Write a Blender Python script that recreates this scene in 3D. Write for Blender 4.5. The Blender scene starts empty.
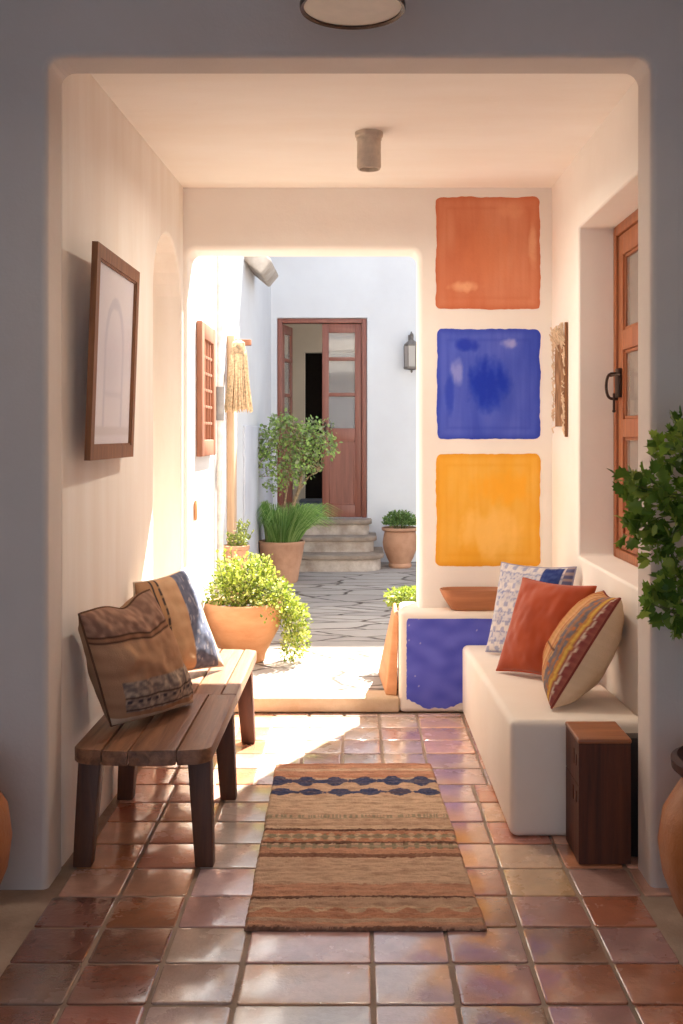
import bpy, bmesh, math, random
from mathutils import Vector, Matrix, noise
random.seed(7)
scene = bpy.context.scene
COL = scene.collection
PI = math.pi

# ------------------------------------------------------------------ helpers
def lin(c):
    def f(v):
        v = max(0.0, min(1.0, v))
        return v / 12.92 if v <= 0.04045 else ((v + 0.055) / 1.055) ** 2.4
    return (f(c[0]), f(c[1]), f(c[2]), 1.0)

def rgb(r, g, b):
    return (r / 255.0, g / 255.0, b / 255.0)

def mixc(a, b, t):
    t = max(0.0, min(1.0, t))
    return tuple(a[i] * (1 - t) + b[i] * t for i in range(3))

def nz(x, y, z=0.0):
    return noise.noise(Vector((x, y, z)))

ROOT_LOC = {}

def tag(o, label=None, cat=None, group=None, kind=None):
    if label: o['label'] = label
    if cat: o['category'] = cat
    if group: o['group'] = group
    if kind: o['kind'] = kind
    return o

def thing(name, label, cat, loc=(0, 0, 0), group=None, rot=None):
    o = bpy.data.objects.new(name, None)
    COL.objects.link(o)
    o.location = loc
    if rot: o.rotation_euler = rot
    o.empty_display_size = 0.05
    ROOT_LOC[o.name] = Vector(loc)
    return tag(o, label, cat, group)

def shade(me, angle=None, smooth=True):
    for p in me.polygons: p.use_smooth = smooth
    if smooth and angle is not None:
        try: me.set_sharp_from_angle(angle=math.radians(angle))
        except Exception: pass

def P(name, bm, mat, parent=None, world=True, smooth=35, label=None, normals=True):
    """links one mesh object; a mesh laid out in world coordinates is shifted to its parent's origin"""
    off = None
    if parent is not None:
        off = ROOT_LOC[parent.name]
    if world and off is not None:
        bmesh.ops.translate(bm, verts=bm.verts, vec=-off)
    if normals: bmesh.ops.recalc_face_normals(bm, faces=bm.faces)
    me = bpy.data.meshes.new(name)
    bm.to_mesh(me); bm.free()
    shade(me, smooth, smooth is not None)
    o = bpy.data.objects.new(name, me)
    COL.objects.link(o)
    for m in (mat if isinstance(mat, (list, tuple)) else [mat]): me.materials.append(m)
    if parent is not None:
        o.parent = parent
        ROOT_LOC[o.name] = off
    if label: o['label'] = label
    return o

def solo(name, bm, mat, loc, label, cat, group=None, smooth=35):
    """a thing that is one mesh, its origin at loc"""
    bmesh.ops.translate(bm, verts=bm.verts, vec=-Vector(loc))
    bmesh.ops.recalc_face_normals(bm, faces=bm.faces)
    me = bpy.data.meshes.new(name)
    bm.to_mesh(me); bm.free()
    shade(me, smooth, smooth is not None)
    o = bpy.data.objects.new(name, me)
    COL.objects.link(o)
    o.location = loc
    me.materials.append(mat)
    ROOT_LOC[o.name] = Vector(loc)
    return tag(o, label, cat, group)

def box(bm, lo, hi, bev=0.0, seg=2, M=None):
    v = [bm.verts.new((x, y, z)) for x in (lo[0], hi[0]) for y in (lo[1], hi[1]) for z in (lo[2], hi[2])]
    fs = [(0, 1, 3, 2), (4, 6, 7, 5), (0, 4, 5, 1), (2, 3, 7, 6), (0, 2, 6, 4), (1, 5, 7, 3)]
    faces = [bm.faces.new([v[i] for i in f]) for f in fs]
    out = v
    if bev > 0:
        edges = list({e for f in faces for e in f.edges})
        r = bmesh.ops.bevel(bm, geom=edges, offset=bev, segments=seg, profile=0.5, affect='EDGES', clamp_overlap=True)
        out = list({vv for f in r['faces'] for vv in f.verts})
    if M is not None:
        bmesh.ops.transform(bm, matrix=M, verts=out)
    return out

def obox(bm, c, size, R=None, bev=0.0, seg=2):
    """box centred at c, with rotation matrix R (3x3)"""
    h = Vector(size) * 0.5
    M = Matrix.Translation(Vector(c)) @ (R.to_4x4() if R is not None else Matrix.Identity(4))
    return box(bm, -h, h, bev, seg, M)

def prism(bm, poly, axis, a, b, bev=0.0, seg=2):
    """poly: 2D points; axis 'x','y','z' extruded from a to b"""
    def mk(p, t):
        if axis == 'z': return (p[0], p[1], t)
        if axis == 'y': return (p[0], t, p[1])
        return (t, p[0], p[1])
    A = [bm.verts.new(mk(p, a)) for p in poly]
    B = [bm.verts.new(mk(p, b)) for p in poly]
    n = len(poly)
    fA = bm.faces.new(A[::-1]); fB = bm.faces.new(B)
    for i in range(n):
        bm.faces.new((A[i], A[(i + 1) % n], B[(i + 1) % n], B[i]))
    if bev > 0:
        edges = list(set(fA.edges) | set(fB.edges))
        bmesh.ops.bevel(bm, geom=edges, offset=bev, segments=seg, profile=0.5, affect='EDGES', clamp_overlap=True)

def lathe(bm, prof, c, seg=32, sx=1.0, sy=1.0, wob=0.0):
    rings = []
    for k, (r, z) in enumerate(prof):
        if r < 1e-5:
            rings.append([bm.verts.new((c[0], c[1], c[2] + z))])
        else:
            ring = []
            for i in range(seg):
                a = 2 * PI * i / seg
                rr = r * (1 + wob * nz(math.cos(a) * 1.5 + c[0] * 7, math.sin(a) * 1.5, z * 6))
                ring.append(bm.verts.new((c[0] + rr * sx * math.cos(a), c[1] + rr * sy * math.sin(a), c[2] + z)))
            rings.append(ring)
    for A, B in zip(rings, rings[1:]):
        for i in range(seg):
            j = (i + 1) % seg
            if len(A) == 1 and len(B) == 1: continue
            if len(A) == 1: bm.faces.new((A[0], B[i], B[j]))
            elif len(B) == 1: bm.faces.new((A[i], B[0], A[j]))
            else: bm.faces.new((A[i], B[i], B[j], A[j]))

def tube(bm, pts, rad, seg=8, cap=True, closed=False):
    pts = [Vector(p) for p in pts]
    n = len(pts)
    if not isinstance(rad, (list, tuple)): rad = [rad] * n
    rings = []
    up = Vector((0, 0, 1))
    prev = None
    for i, p in enumerate(pts):
        if closed: d = pts[(i + 1) % n] - pts[i - 1]
        else: d = (pts[min(i + 1, n - 1)] - pts[max(i - 1, 0)])
        d.normalize()
        if prev is None:
            a = d.cross(up)
            if a.length < 1e-3: a = d.cross(Vector((1, 0, 0)))
        else:
            a = prev - d * prev.dot(d)
            if a.length < 1e-4: a = d.cross(up)
        a.normalize(); prev = a
        b = d.cross(a)
        rings.append([bm.verts.new(p + (a * math.cos(2 * PI * k / seg) + b * math.sin(2 * PI * k / seg)) * rad[i]) for k in range(seg)])
    prs = list(zip(rings, rings[1:])) + ([(rings[-1], rings[0])] if closed else [])
    for A, B in prs:
        for k in range(seg):
            bm.faces.new((A[k], A[(k + 1) % seg], B[(k + 1) % seg], B[k]))
    if cap and not closed:
        bm.faces.new(rings[0][::-1]); bm.faces.new(rings[-1])

def rrect(x0, x1, z0, z1, r, n=6, corners=(1, 1, 1, 1)):
    """rounded rectangle polygon, corners = bl, br, tr, tl"""
    pts = []
    for (cx, cz, a0, k) in ((x0, z0, PI, 0), (x1, z0, 1.5 * PI, 1), (x1, z1, 0, 2), (x0, z1, 0.5 * PI, 3)):
        if corners[k]:
            ox = cx + (r if cx == x0 else -r); oz = cz + (r if cz == z0 else -r)
            for i in range(n + 1):
                a = a0 + 0.5 * PI * i / n
                pts.append((ox + r * math.cos(a), oz + r * math.sin(a)))
        else:
            pts.append((cx, cz))
    return pts

def setcol(o, fn):
    """per-vertex colour of the thing's own material, fn(co) -> srgb"""
    me = o.data
    at = me.color_attributes.new('Col', 'FLOAT_COLOR', 'POINT')
    for i, v in enumerate(me.vertices):
        at.data[i].color = lin(fn(i, v.co))

def cut_mesh(bm_body, cutters, bev=0.0, seg=4, name='wall'):
    me = bpy.data.meshes.new(name)
    bmesh.ops.recalc_face_normals(bm_body, faces=bm_body.faces)
    bm_body.to_mesh(me); bm_body.free()
    o = bpy.data.objects.new(name, me); COL.objects.link(o)
    cs = []
    for c in cutters:
        bmesh.ops.recalc_face_normals(c, faces=c.faces)
        cm = bpy.data.meshes.new('c'); c.to_mesh(cm); c.free()
        co = bpy.data.objects.new('c', cm); COL.objects.link(co); cs.append(co)
        m = o.modifiers.new('b', 'BOOLEAN'); m.operation = 'DIFFERENCE'; m.object = co; m.solver = 'EXACT'
    if bev > 0:
        m = o.modifiers.new('v', 'BEVEL'); m.width = bev; m.segments = seg; m.limit_method = 'ANGLE'
        m.angle_limit = math.radians(40); m.harden_normals = True
    dg = bpy.context.evaluated_depsgraph_get(); dg.update()
    new = bpy.data.meshes.new_from_object(o.evaluated_get(dg), preserve_all_data_layers=True, depsgraph=dg)
    o.modifiers.clear(); o.data = new
    bpy.data.meshes.remove(me)
    for co in cs:
        cm = co.data; bpy.data.objects.remove(co); bpy.data.meshes.remove(cm)
    return o

def struct(name, o_or_bm, mat, smooth=35):
    if isinstance(o_or_bm, bmesh.types.BMesh):
        o = P(name, o_or_bm, mat, smooth=smooth)
    else:
        o = o_or_bm; o.name = name; o.data.name = name
        o.data.materials.clear(); o.data.materials.append(mat)
        for p in o.data.polygons: p.material_index = 0
    o['kind'] = 'structure'
    return o

# ------------------------------------------------------------------ materials
def newmat(name):
    m = bpy.data.materials.new(name); m.use_nodes = True
    nt = m.node_tree; b = nt.nodes['Principled BSDF']
    return m, nt, b

def N(nt, t, **kw):
    n = nt.nodes.new(t)
    for k, v in kw.items():
        if k in n.inputs: n.inputs[k].default_value = v
        else: setattr(n, k, v)
    return n

def bump_chain(nt, b, vec, layers, dist=0.02):
    """layers: (scale, strength, detail)"""
    prev = None
    for sc, st, de in layers:
        t = N(nt, 'ShaderNodeTexNoise', Scale=sc, Detail=de, Roughness=0.6)
        nt.links.new(vec, t.inputs['Vector'])
        bp = N(nt, 'ShaderNodeBump', Strength=st, Distance=dist)
        nt.links.new(t.outputs['Fac'], bp.inputs['Height'])
        if prev is not None: nt.links.new(prev.outputs['Normal'], bp.inputs['Normal'])
        prev = bp
    nt.links.new(prev.outputs['Normal'], b.inputs['Normal'])

def plaster(name, c, c2=None, rough=0.85, bump=0.25, stretch=(1, 1, 1), vscale=1.4):
    m, nt, b = newmat(name)
    tc = N(nt, 'ShaderNodeTexCoord'); mp = N(nt, 'ShaderNodeMapping'); mp.inputs['Scale'].default_value = stretch
    nt.links.new(tc.outputs['Object'], mp.inputs['Vector'])
    t = N(nt, 'ShaderNodeTexNoise', Scale=vscale, Detail=5.0, Roughness=0.6)
    nt.links.new(mp.outputs['Vector'], t.inputs['Vector'])
    r = N(nt, 'ShaderNodeValToRGB')
    r.color_ramp.elements[0].position = 0.35; r.color_ramp.elements[1].position = 0.68
    c2 = c2 or tuple(x * 0.94 for x in c)
    r.color_ramp.elements[0].color = lin(c2); r.color_ramp.elements[1].color = lin(c)
    nt.links.new(t.outputs['Fac'], r.inputs['Fac'])
    nt.links.new(r.outputs['Color'], b.inputs['Base Color'])
    b.inputs['Roughness'].default_value = rough
    bump_chain(nt, b, mp.outputs['Vector'], [(2.2, bump * 1.0, 2.0), (14.0, bump * 0.5, 4.0), (90.0, bump * 0.35, 3.0)], 0.02)
    return m

def wood(name, c1, c2, axis='y', rough=0.5, scale=1.0, bump=0.3, dark=None):
    m, nt, b = newmat(name)
    tc = N(nt, 'ShaderNodeTexCoord'); mp = N(nt, 'ShaderNodeMapping')
    s = [14.0 * scale] * 3; s['xyz'.index(axis)] = 0.9 * scale
    mp.inputs['Scale'].default_value = s
    nt.links.new(tc.outputs['Object'], mp.inputs['Vector'])
    t = N(nt, 'ShaderNodeTexNoise', Scale=2.2, Detail=7.0, Roughness=0.62, Distortion=0.6)
    nt.links.new(mp.outputs['Vector'], t.inputs['Vector'])
    r = N(nt, 'ShaderNodeValToRGB')
    e = r.color_ramp.elements
    e[0].position = 0.3; e[1].position = 0.72
    e[0].color = lin(c1); e[1].color = lin(c2)
    if dark:
        d = e.new(0.18); d.color = lin(dark)
    nt.links.new(t.outputs['Fac'], r.inputs['Fac'])
    nt.links.new(r.outputs['Color'], b.inputs['Base Color'])
    b.inputs['Roughness'].default_value = rough
    bp = N(nt, 'ShaderNodeBump', Strength=bump, Distance=0.006)
    nt.links.new(t.outputs['Fac'], bp.inputs['Height']); nt.links.new(bp.outputs['Normal'], b.inputs['Normal'])
    return m

def simple(name, c, rough=0.6, metal=0.0, nscale=20.0, var=0.12, bump=0.15, spec=0.5):
    m, nt, b = newmat(name)
    tc = N(nt, 'ShaderNodeTexCoord')
    t = N(nt, 'ShaderNodeTexNoise', Scale=nscale, Detail=4.0)
    nt.links.new(tc.outputs['Object'], t.inputs['Vector'])
    r = N(nt, 'ShaderNodeValToRGB')
    r.color_ramp.elements[0].position = 0.3; r.color_ramp.elements[1].position = 0.7
    r.color_ramp.elements[0].color = lin(tuple(x * (1 - var) for x in c))
    r.color_ramp.elements[1].color = lin(tuple(min(1, x * (1 + var * 0.5)) for x in c))
    nt.links.new(t.outputs['Fac'], r.inputs['Fac']); nt.links.new(r.outputs['Color'], b.inputs['Base Color'])
    b.inputs['Roughness'].default_value = rough; b.inputs['Metallic'].default_value = metal
    b.inputs['Specular IOR Level'].default_value = spec
    if bump:
        bp = N(nt, 'ShaderNodeBump', Strength=bump, Distance=0.004)
        nt.links.new(t.outputs['Fac'], bp.inputs['Height']); nt.links.new(bp.outputs['Normal'], b.inputs['Normal'])
    return m

def attr_mat(name, rough=0.9, bumps=((300.0, 0.3, 2.0),), dist=0.003, spec=0.3, var=0.0, trans=0.0, sheen=0.0):
    m, nt, b = newmat(name)
    a = N(nt, 'ShaderNodeAttribute', attribute_name='Col')
    tc = N(nt, 'ShaderNodeTexCoord')
    col = a.outputs['Color']
    if var:
        t = N(nt, 'ShaderNodeTexNoise', Scale=14.0, Detail=6.0, Roughness=0.65)
        nt.links.new(tc.outputs['Object'], t.inputs['Vector'])
        mr = N(nt, 'ShaderNodeMapRange'); mr.inputs[3].default_value = 1 - var; mr.inputs[4].default_value = 1 + var
        nt.links.new(t.outputs['Fac'], mr.inputs[0])
        vm = N(nt, 'ShaderNodeVectorMath', operation='SCALE')
        nt.links.new(col, vm.inputs[0]); nt.links.new(mr.outputs[0], vm.inputs['Scale'])
        col = vm.outputs['Vector']
    nt.links.new(col, b.inputs['Base Color'])
    b.inputs['Roughness'].default_value = rough
    b.inputs['Specular IOR Level'].default_value = spec
    if sheen: b.inputs['Sheen Weight'].default_value = sheen
    if bumps: bump_chain(nt, b, tc.outputs['Object'], bumps, dist)
    if trans:
        tr = N(nt, 'ShaderNodeBsdfTranslucent'); nt.links.new(col, tr.inputs['Color'])
        mx = N(nt, 'ShaderNodeMixShader', Fac=trans)
        out = nt.nodes['Material Output']
        nt.links.new(b.outputs['BSDF'], mx.inputs[1]); nt.links.new(tr.outputs['BSDF'], mx.inputs[2])
        nt.links.new(mx.outputs['Shader'], out.inputs['Surface'])
    return m

def glass_mat(name, tint, rough=0.05, alpha=0.35):
    m, nt, b = newmat(name)
    b.inputs['Base Color'].default_value = lin(tint)
    b.inputs['Roughness'].default_value = rough
    b.inputs['Alpha'].default_value = alpha
    b.inputs['Specular IOR Level'].default_value = 0.8
    return m

M = {}
M['wall'] = plaster('cream_plaster', rgb(244, 239, 232), rgb(239, 232, 223), bump=0.16)
M['wall_streak'] = plaster('cream_plaster_vertical_strokes', rgb(244, 239, 232), rgb(236, 228, 218), bump=0.16, stretch=(5, 5, 0.7))
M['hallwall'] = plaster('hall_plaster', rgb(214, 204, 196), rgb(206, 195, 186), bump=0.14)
M['ceil'] = plaster('ceiling_plaster', rgb(244, 239, 232), rgb(239, 231, 221), bump=0.22, stretch=(0.6, 2.0, 1))
M['benchplaster'] = plaster('bench_plaster', rgb(236, 226, 214), rgb(230, 217, 202), rough=0.6, bump=0.12)
M['white'] = plaster('white_limewash', rgb(216, 215, 216), rgb(208, 206, 207), bump=0.15)
M['dado'] = plaster('grey_render', rgb(196, 196, 202), rgb(182, 180, 186), bump=0.3)
M['stone'] = plaster('step_stone', rgb(164, 146, 130), rgb(130, 112, 98), bump=0.5, vscale=6)
M['riser'] = plaster('riser_render', rgb(206, 192, 180), rgb(160, 142, 128), bump=0.5, vscale=6)
M['threshold'] = plaster('threshold_stone', rgb(214, 192, 164), rgb(196, 166, 132), bump=0.35, vscale=5)
M['beam'] = plaster('beam_stone', rgb(190, 180, 170), rgb(160, 146, 134), bump=0.5, vscale=6)
M['bench_top'] = wood('weathered_bench_wood', rgb(98, 62, 42), rgb(160, 112, 80), 'y', 0.45, 1.0, 0.6, dark=rgb(60, 38, 28))
M['bench_leg'] = wood('bench_leg_wood', rgb(70, 40, 26), rgb(106, 64, 40), 'z', 0.55, 1.0, 0.4)
M['box_wood'] = wood('reddish_box_wood', rgb(58, 24, 8), rgb(104, 50, 20), 'z', 0.65, 0.8, 0.35, dark=rgb(52, 26, 16))
M['box_top'] = wood('reddish_box_top_wood', rgb(120, 68, 40), rgb(170, 108, 66), 'x', 0.45, 0.8, 0.3)
M['dark_wood'] = wood('dark_hole_wood', rgb(24, 14, 10), rgb(38, 22, 14), 'z', 0.7, 1.0, 0.2)
M['door_wood'] = wood('red_brown_door_wood', rgb(118, 66, 52), rgb(148, 88, 70), 'z', 0.45, 0.8, 0.2)
M['window_wood'] = wood('orange_brown_window_wood', rgb(136, 76, 44), rgb(174, 106, 64), 'z', 0.5, 0.8, 0.25)
M['lattice_wood'] = wood('lattice_wood', rgb(140, 88, 64), rgb(168, 112, 84), 'z', 0.6, 0.8, 0.3)
M['frame_wood'] = wood('picture_frame_wood', rgb(112, 68, 36), rgb(150, 98, 58), 'z', 0.65, 1.2, 0.3)
M['post_wood'] = wood('pale_post_wood', rgb(188, 150, 118), rgb(214, 180, 148), 'z', 0.7, 1.0, 0.3)
M['bowl_wood'] = wood('bowl_wood', rgb(156, 96, 60), rgb(192, 128, 86), 'x', 0.5, 0.7, 0.3)
M['terracotta'] = plaster('terracotta', rgb(206, 150, 106), rgb(190, 128, 84), rough=0.75, bump=0.3, stretch=(1, 1, 3), vscale=4)
M['terracotta_pale'] = plaster('pale_terracotta', rgb(196, 150, 120), rgb(170, 124, 96), rough=0.85, bump=0.35, vscale=5)
M['amber_clay'] = plaster('amber_clay', rgb(176, 110, 58), rgb(152, 88, 42), rough=0.5, bump=0.3, vscale=5)
M['dark_rim'] = simple('dark_glazed_rim', rgb(62, 28, 20), 0.65, spec=0.3)
M['soil'] = simple('soil', rgb(60, 44, 34), 0.95, nscale=60, var=0.4, bump=0.8)
M['iron'] = simple('dark_iron', rgb(70, 52, 44), 0.5, 0.6, bump=0.1)
M['grey_iron'] = simple('grey_iron', rgb(120, 110, 104), 0.6, 0.3, bump=0.1)
M['bronze'] = simple('dark_bronze', rgb(84, 68, 58), 0.4, 0.8, bump=0.05)
M['lamp_grey'] = simple('painted_lamp_metal', rgb(204, 188, 170), 0.5, 0.0, bump=0.05)
M['diffuser'] = simple('frosted_diffuser', rgb(226, 210, 190), 0.4, 0.0, var=0.03, bump=0.0)
M['lantern_glass'] = glass_mat('lantern_glass', rgb(176, 166, 158), 0.35, 0.8)
M['glass'] = glass_mat('window_glass', rgb(190, 180, 172), 0.04, 0.35)
M['clear_glass'] = glass_mat('picture_glass', rgb(235, 235, 240), 0.06, 0.08)
M['blue_step'] = simple('blue_grey_step', rgb(96, 104, 116), 0.7)
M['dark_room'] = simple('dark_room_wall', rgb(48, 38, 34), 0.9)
M['vestibule'] = plaster('vestibule_plaster', rgb(206, 192, 174), bump=0.1)
M['pipe'] = simple('white_pipe', rgb(226, 216, 208), 0.5, bump=0.05)
M['pipe_grey'] = simple('grey_pipe_sleeve', rgb(150, 144, 140), 0.6, bump=0.05)
M['raffia'] = simple('raffia', rgb(214, 184, 146), 0.9, nscale=60, var=0.25, bump=0.5)
M['yarn'] = simple('cream_yarn', rgb(226, 200, 170), .95, bump=0)
M['bark'] = simple('bark', rgb(150, 126, 96), 0.9, nscale=40, var=0.3, bump=0.6)
M['stem'] = simple('green_stem', rgb(104, 112, 58), 0.7, nscale=40, var=0.2, bump=0.2)
M['leaf'] = attr_mat('leaf', 0.5, None, spec=0.4, trans=0.35)
M['textile'] = attr_mat('woven_textile', 0.95, ((260.0, 0.5, 2.0), (60.0, 0.25, 2.0)), 0.004, 0.15, var=0.08)
M['velvet'] = attr_mat('cotton_velvet', 0.85, ((400.0, 0.2, 2.0),), 0.002, 0.2, var=0.03, sheen=0.3)
M['paint'] = attr_mat('wall_paint', 0.7, ((9.0, 0.2, 3.0), (70.0, 0.15, 3.0)), 0.01, 0.3, var=0.05)
M['paper'] = attr_mat('art_paper', 0.8, None, spec=0.2)
M['rug'] = attr_mat('rug_wool', 1.0, ((180.0, 0.9, 3.0), (45.0, 0.5, 3.0)), 0.006, 0.1, var=0.16)

# glazed floor tiles
def tile_mat():
    m, nt, b = newmat('terracotta_floor_tiles')
    a = N(nt, 'ShaderNodeAttribute', attribute_name='Col')
    tc = N(nt, 'ShaderNodeTexCoord')
    t = N(nt, 'ShaderNodeTexNoise', Scale=7.0, Detail=8.0, Roughness=0.68)
    nt.links.new(tc.outputs['Object'], t.inputs['Vector'])
    mr = N(nt, 'ShaderNodeMapRange'); mr.inputs[1].default_value = 0.3; mr.inputs[2].default_value = 0.7
    mr.inputs[3].default_value = 0.78; mr.inputs[4].default_value = 1.2
    nt.links.new(t.outputs['Fac'], mr.inputs[0])
    vm = N(nt, 'ShaderNodeVectorMath', operation='SCALE')
    nt.links.new(a.outputs['Color'], vm.inputs[0]); nt.links.new(mr.outputs[0], vm.inputs['Scale'])
    nt.links.new(vm.outputs['Vector'], b.inputs['Base Color'])
    # worn sheen: some patches glossier; the grout (alpha = 0) stays dull
    t2 = N(nt, 'ShaderNodeTexNoise', Scale=4.0, Detail=6.0, Roughness=0.6)
    nt.links.new(tc.outputs['Object'], t2.inputs['Vector'])
    m2 = N(nt, 'ShaderNodeMapRange'); m2.inputs[1].default_value = 0.35; m2.inputs[2].default_value = 0.65
    m2.inputs[3].default_value = 0.12; m2.inputs[4].default_value = 0.34
    nt.links.new(t2.outputs['Fac'], m2.inputs[0])
    nt.links.new(m2.outputs[0], b.inputs['Roughness'])
    b.inputs['Specular IOR Level'].default_value = 0.9
    b.inputs['Coat Weight'].default_value = 1.0; b.inputs['Coat Roughness'].default_value = 0.13; b.inputs['Coat IOR'].default_value = 1.7
    bump_chain(nt, b, tc.outputs['Object'], [(5.0, 0.35, 2.0), (22.0, 0.25, 4.0), (120.0, 0.08, 2.0)], 0.012)
    return m
M['tile'] = tile_mat()
M['grout'] = plaster('cement_grout', rgb(168, 146, 128), rgb(140, 118, 102), rough=0.8, bump=0.5, vscale=5)

def flagstone_mat():
    m, nt, b = newmat('irregular_flagstones')
    tc = N(nt, 'ShaderNodeTexCoord'); mp = N(nt, 'ShaderNodeMapping')
    mp.inputs['Scale'].default_value = (1.3, 3.4, 1.0)
    nt.links.new(tc.outputs['Object'], mp.inputs['Vector'])
    wn = N(nt, 'ShaderNodeTexNoise', Scale=3.0, Detail=3.0)
    nt.links.new(mp.outputs['Vector'], wn.inputs['Vector'])
    ad = N(nt, 'ShaderNodeMixRGB', blend_type='ADD'); ad.inputs['Fac'].default_value = 0.16
    nt.links.new(mp.outputs['Vector'], ad.inputs[1]); nt.links.new(wn.outputs['Color'], ad.inputs[2])
    v = N(nt, 'ShaderNodeTexVoronoi', feature='DISTANCE_TO_EDGE', Scale=1.35)
    v2 = N(nt, 'ShaderNodeTexVoronoi', feature='F1', Scale=1.35)
    nt.links.new(ad.outputs[0], v.inputs['Vector']); nt.links.new(ad.outputs[0], v2.inputs['Vector'])
    r = N(nt, 'ShaderNodeMapRange'); r.inputs[1].default_value = 0.008; r.inputs[2].default_value = 0.04
    nt.links.new(v.outputs['Distance'], r.inputs[0])
    cr = N(nt, 'ShaderNodeValToRGB')
    cr.color_ramp.elements[0].color = lin(rgb(140, 130, 124)); cr.color_ramp.elements[1].color = lin(rgb(184, 172, 162))
    sp = N(nt, 'ShaderNodeSeparateColor'); nt.links.new(v2.outputs['Color'], sp.inputs[0])
    n3 = N(nt, 'ShaderNodeTexNoise', Scale=9.0, Detail=6.0); nt.links.new(tc.outputs['Object'], n3.inputs['Vector'])
    mm = N(nt, 'ShaderNodeMath', operation='ADD'); nt.links.new(sp.outputs[0], mm.inputs[0]); nt.links.new(n3.outputs['Fac'], mm.inputs[1])
    m3 = N(nt, 'ShaderNodeMath', operation='MULTIPLY'); m3.inputs[1].default_value = 0.5; nt.links.new(mm.outputs[0], m3.inputs[0])
    nt.links.new(m3.outputs[0], cr.inputs['Fac'])
    mx = N(nt, 'ShaderNodeMixRGB'); mx.inputs[1].default_value = lin(rgb(84, 70, 62))
    nt.links.new(r.outputs[0], mx.inputs['Fac']); nt.links.new(cr.outputs['Color'], mx.inputs[2])
    nt.links.new(mx.outputs[0], b.inputs['Base Color'])
    b.inputs['Roughness'].default_value = 0.85
    h = N(nt, 'ShaderNodeMath', operation='MULTIPLY_ADD'); h.inputs[1].default_value = 0.35
    nt.links.new(n3.outputs['Fac'], h.inputs[0]); nt.links.new(r.outputs[0], h.inputs[2])
    bp = N(nt, 'ShaderNodeBump', Strength=0.7, Distance=0.025)
    nt.links.new(h.outputs[0], bp.inputs['Height']); nt.links.new(bp.outputs['Normal'], b.inputs['Normal'])
    return m
M['flag'] = flagstone_mat()

# ------------------------------------------------------------------ camera (eye 1.5 m, level, shifted lens)
FPX = 1080.0
cam_d = bpy.data.cameras.new('camera'); cam = bpy.data.objects.new('camera', cam_d); COL.objects.link(cam)
cam.location = (0, 0, 1.5); cam.rotation_euler = (PI / 2, 0, 0)
cam_d.sensor_fit = 'VERTICAL'; cam_d.sensor_height = 36.0; cam_d.lens = FPX / 1024 * 36.0
cam_d.shift_x = (341.5 - 358.0) / 1024.0
cam_d.shift_y = (435.0 - 512.0) / 1024.0
cam_d.clip_start = 0.05
scene.camera = cam

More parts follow.
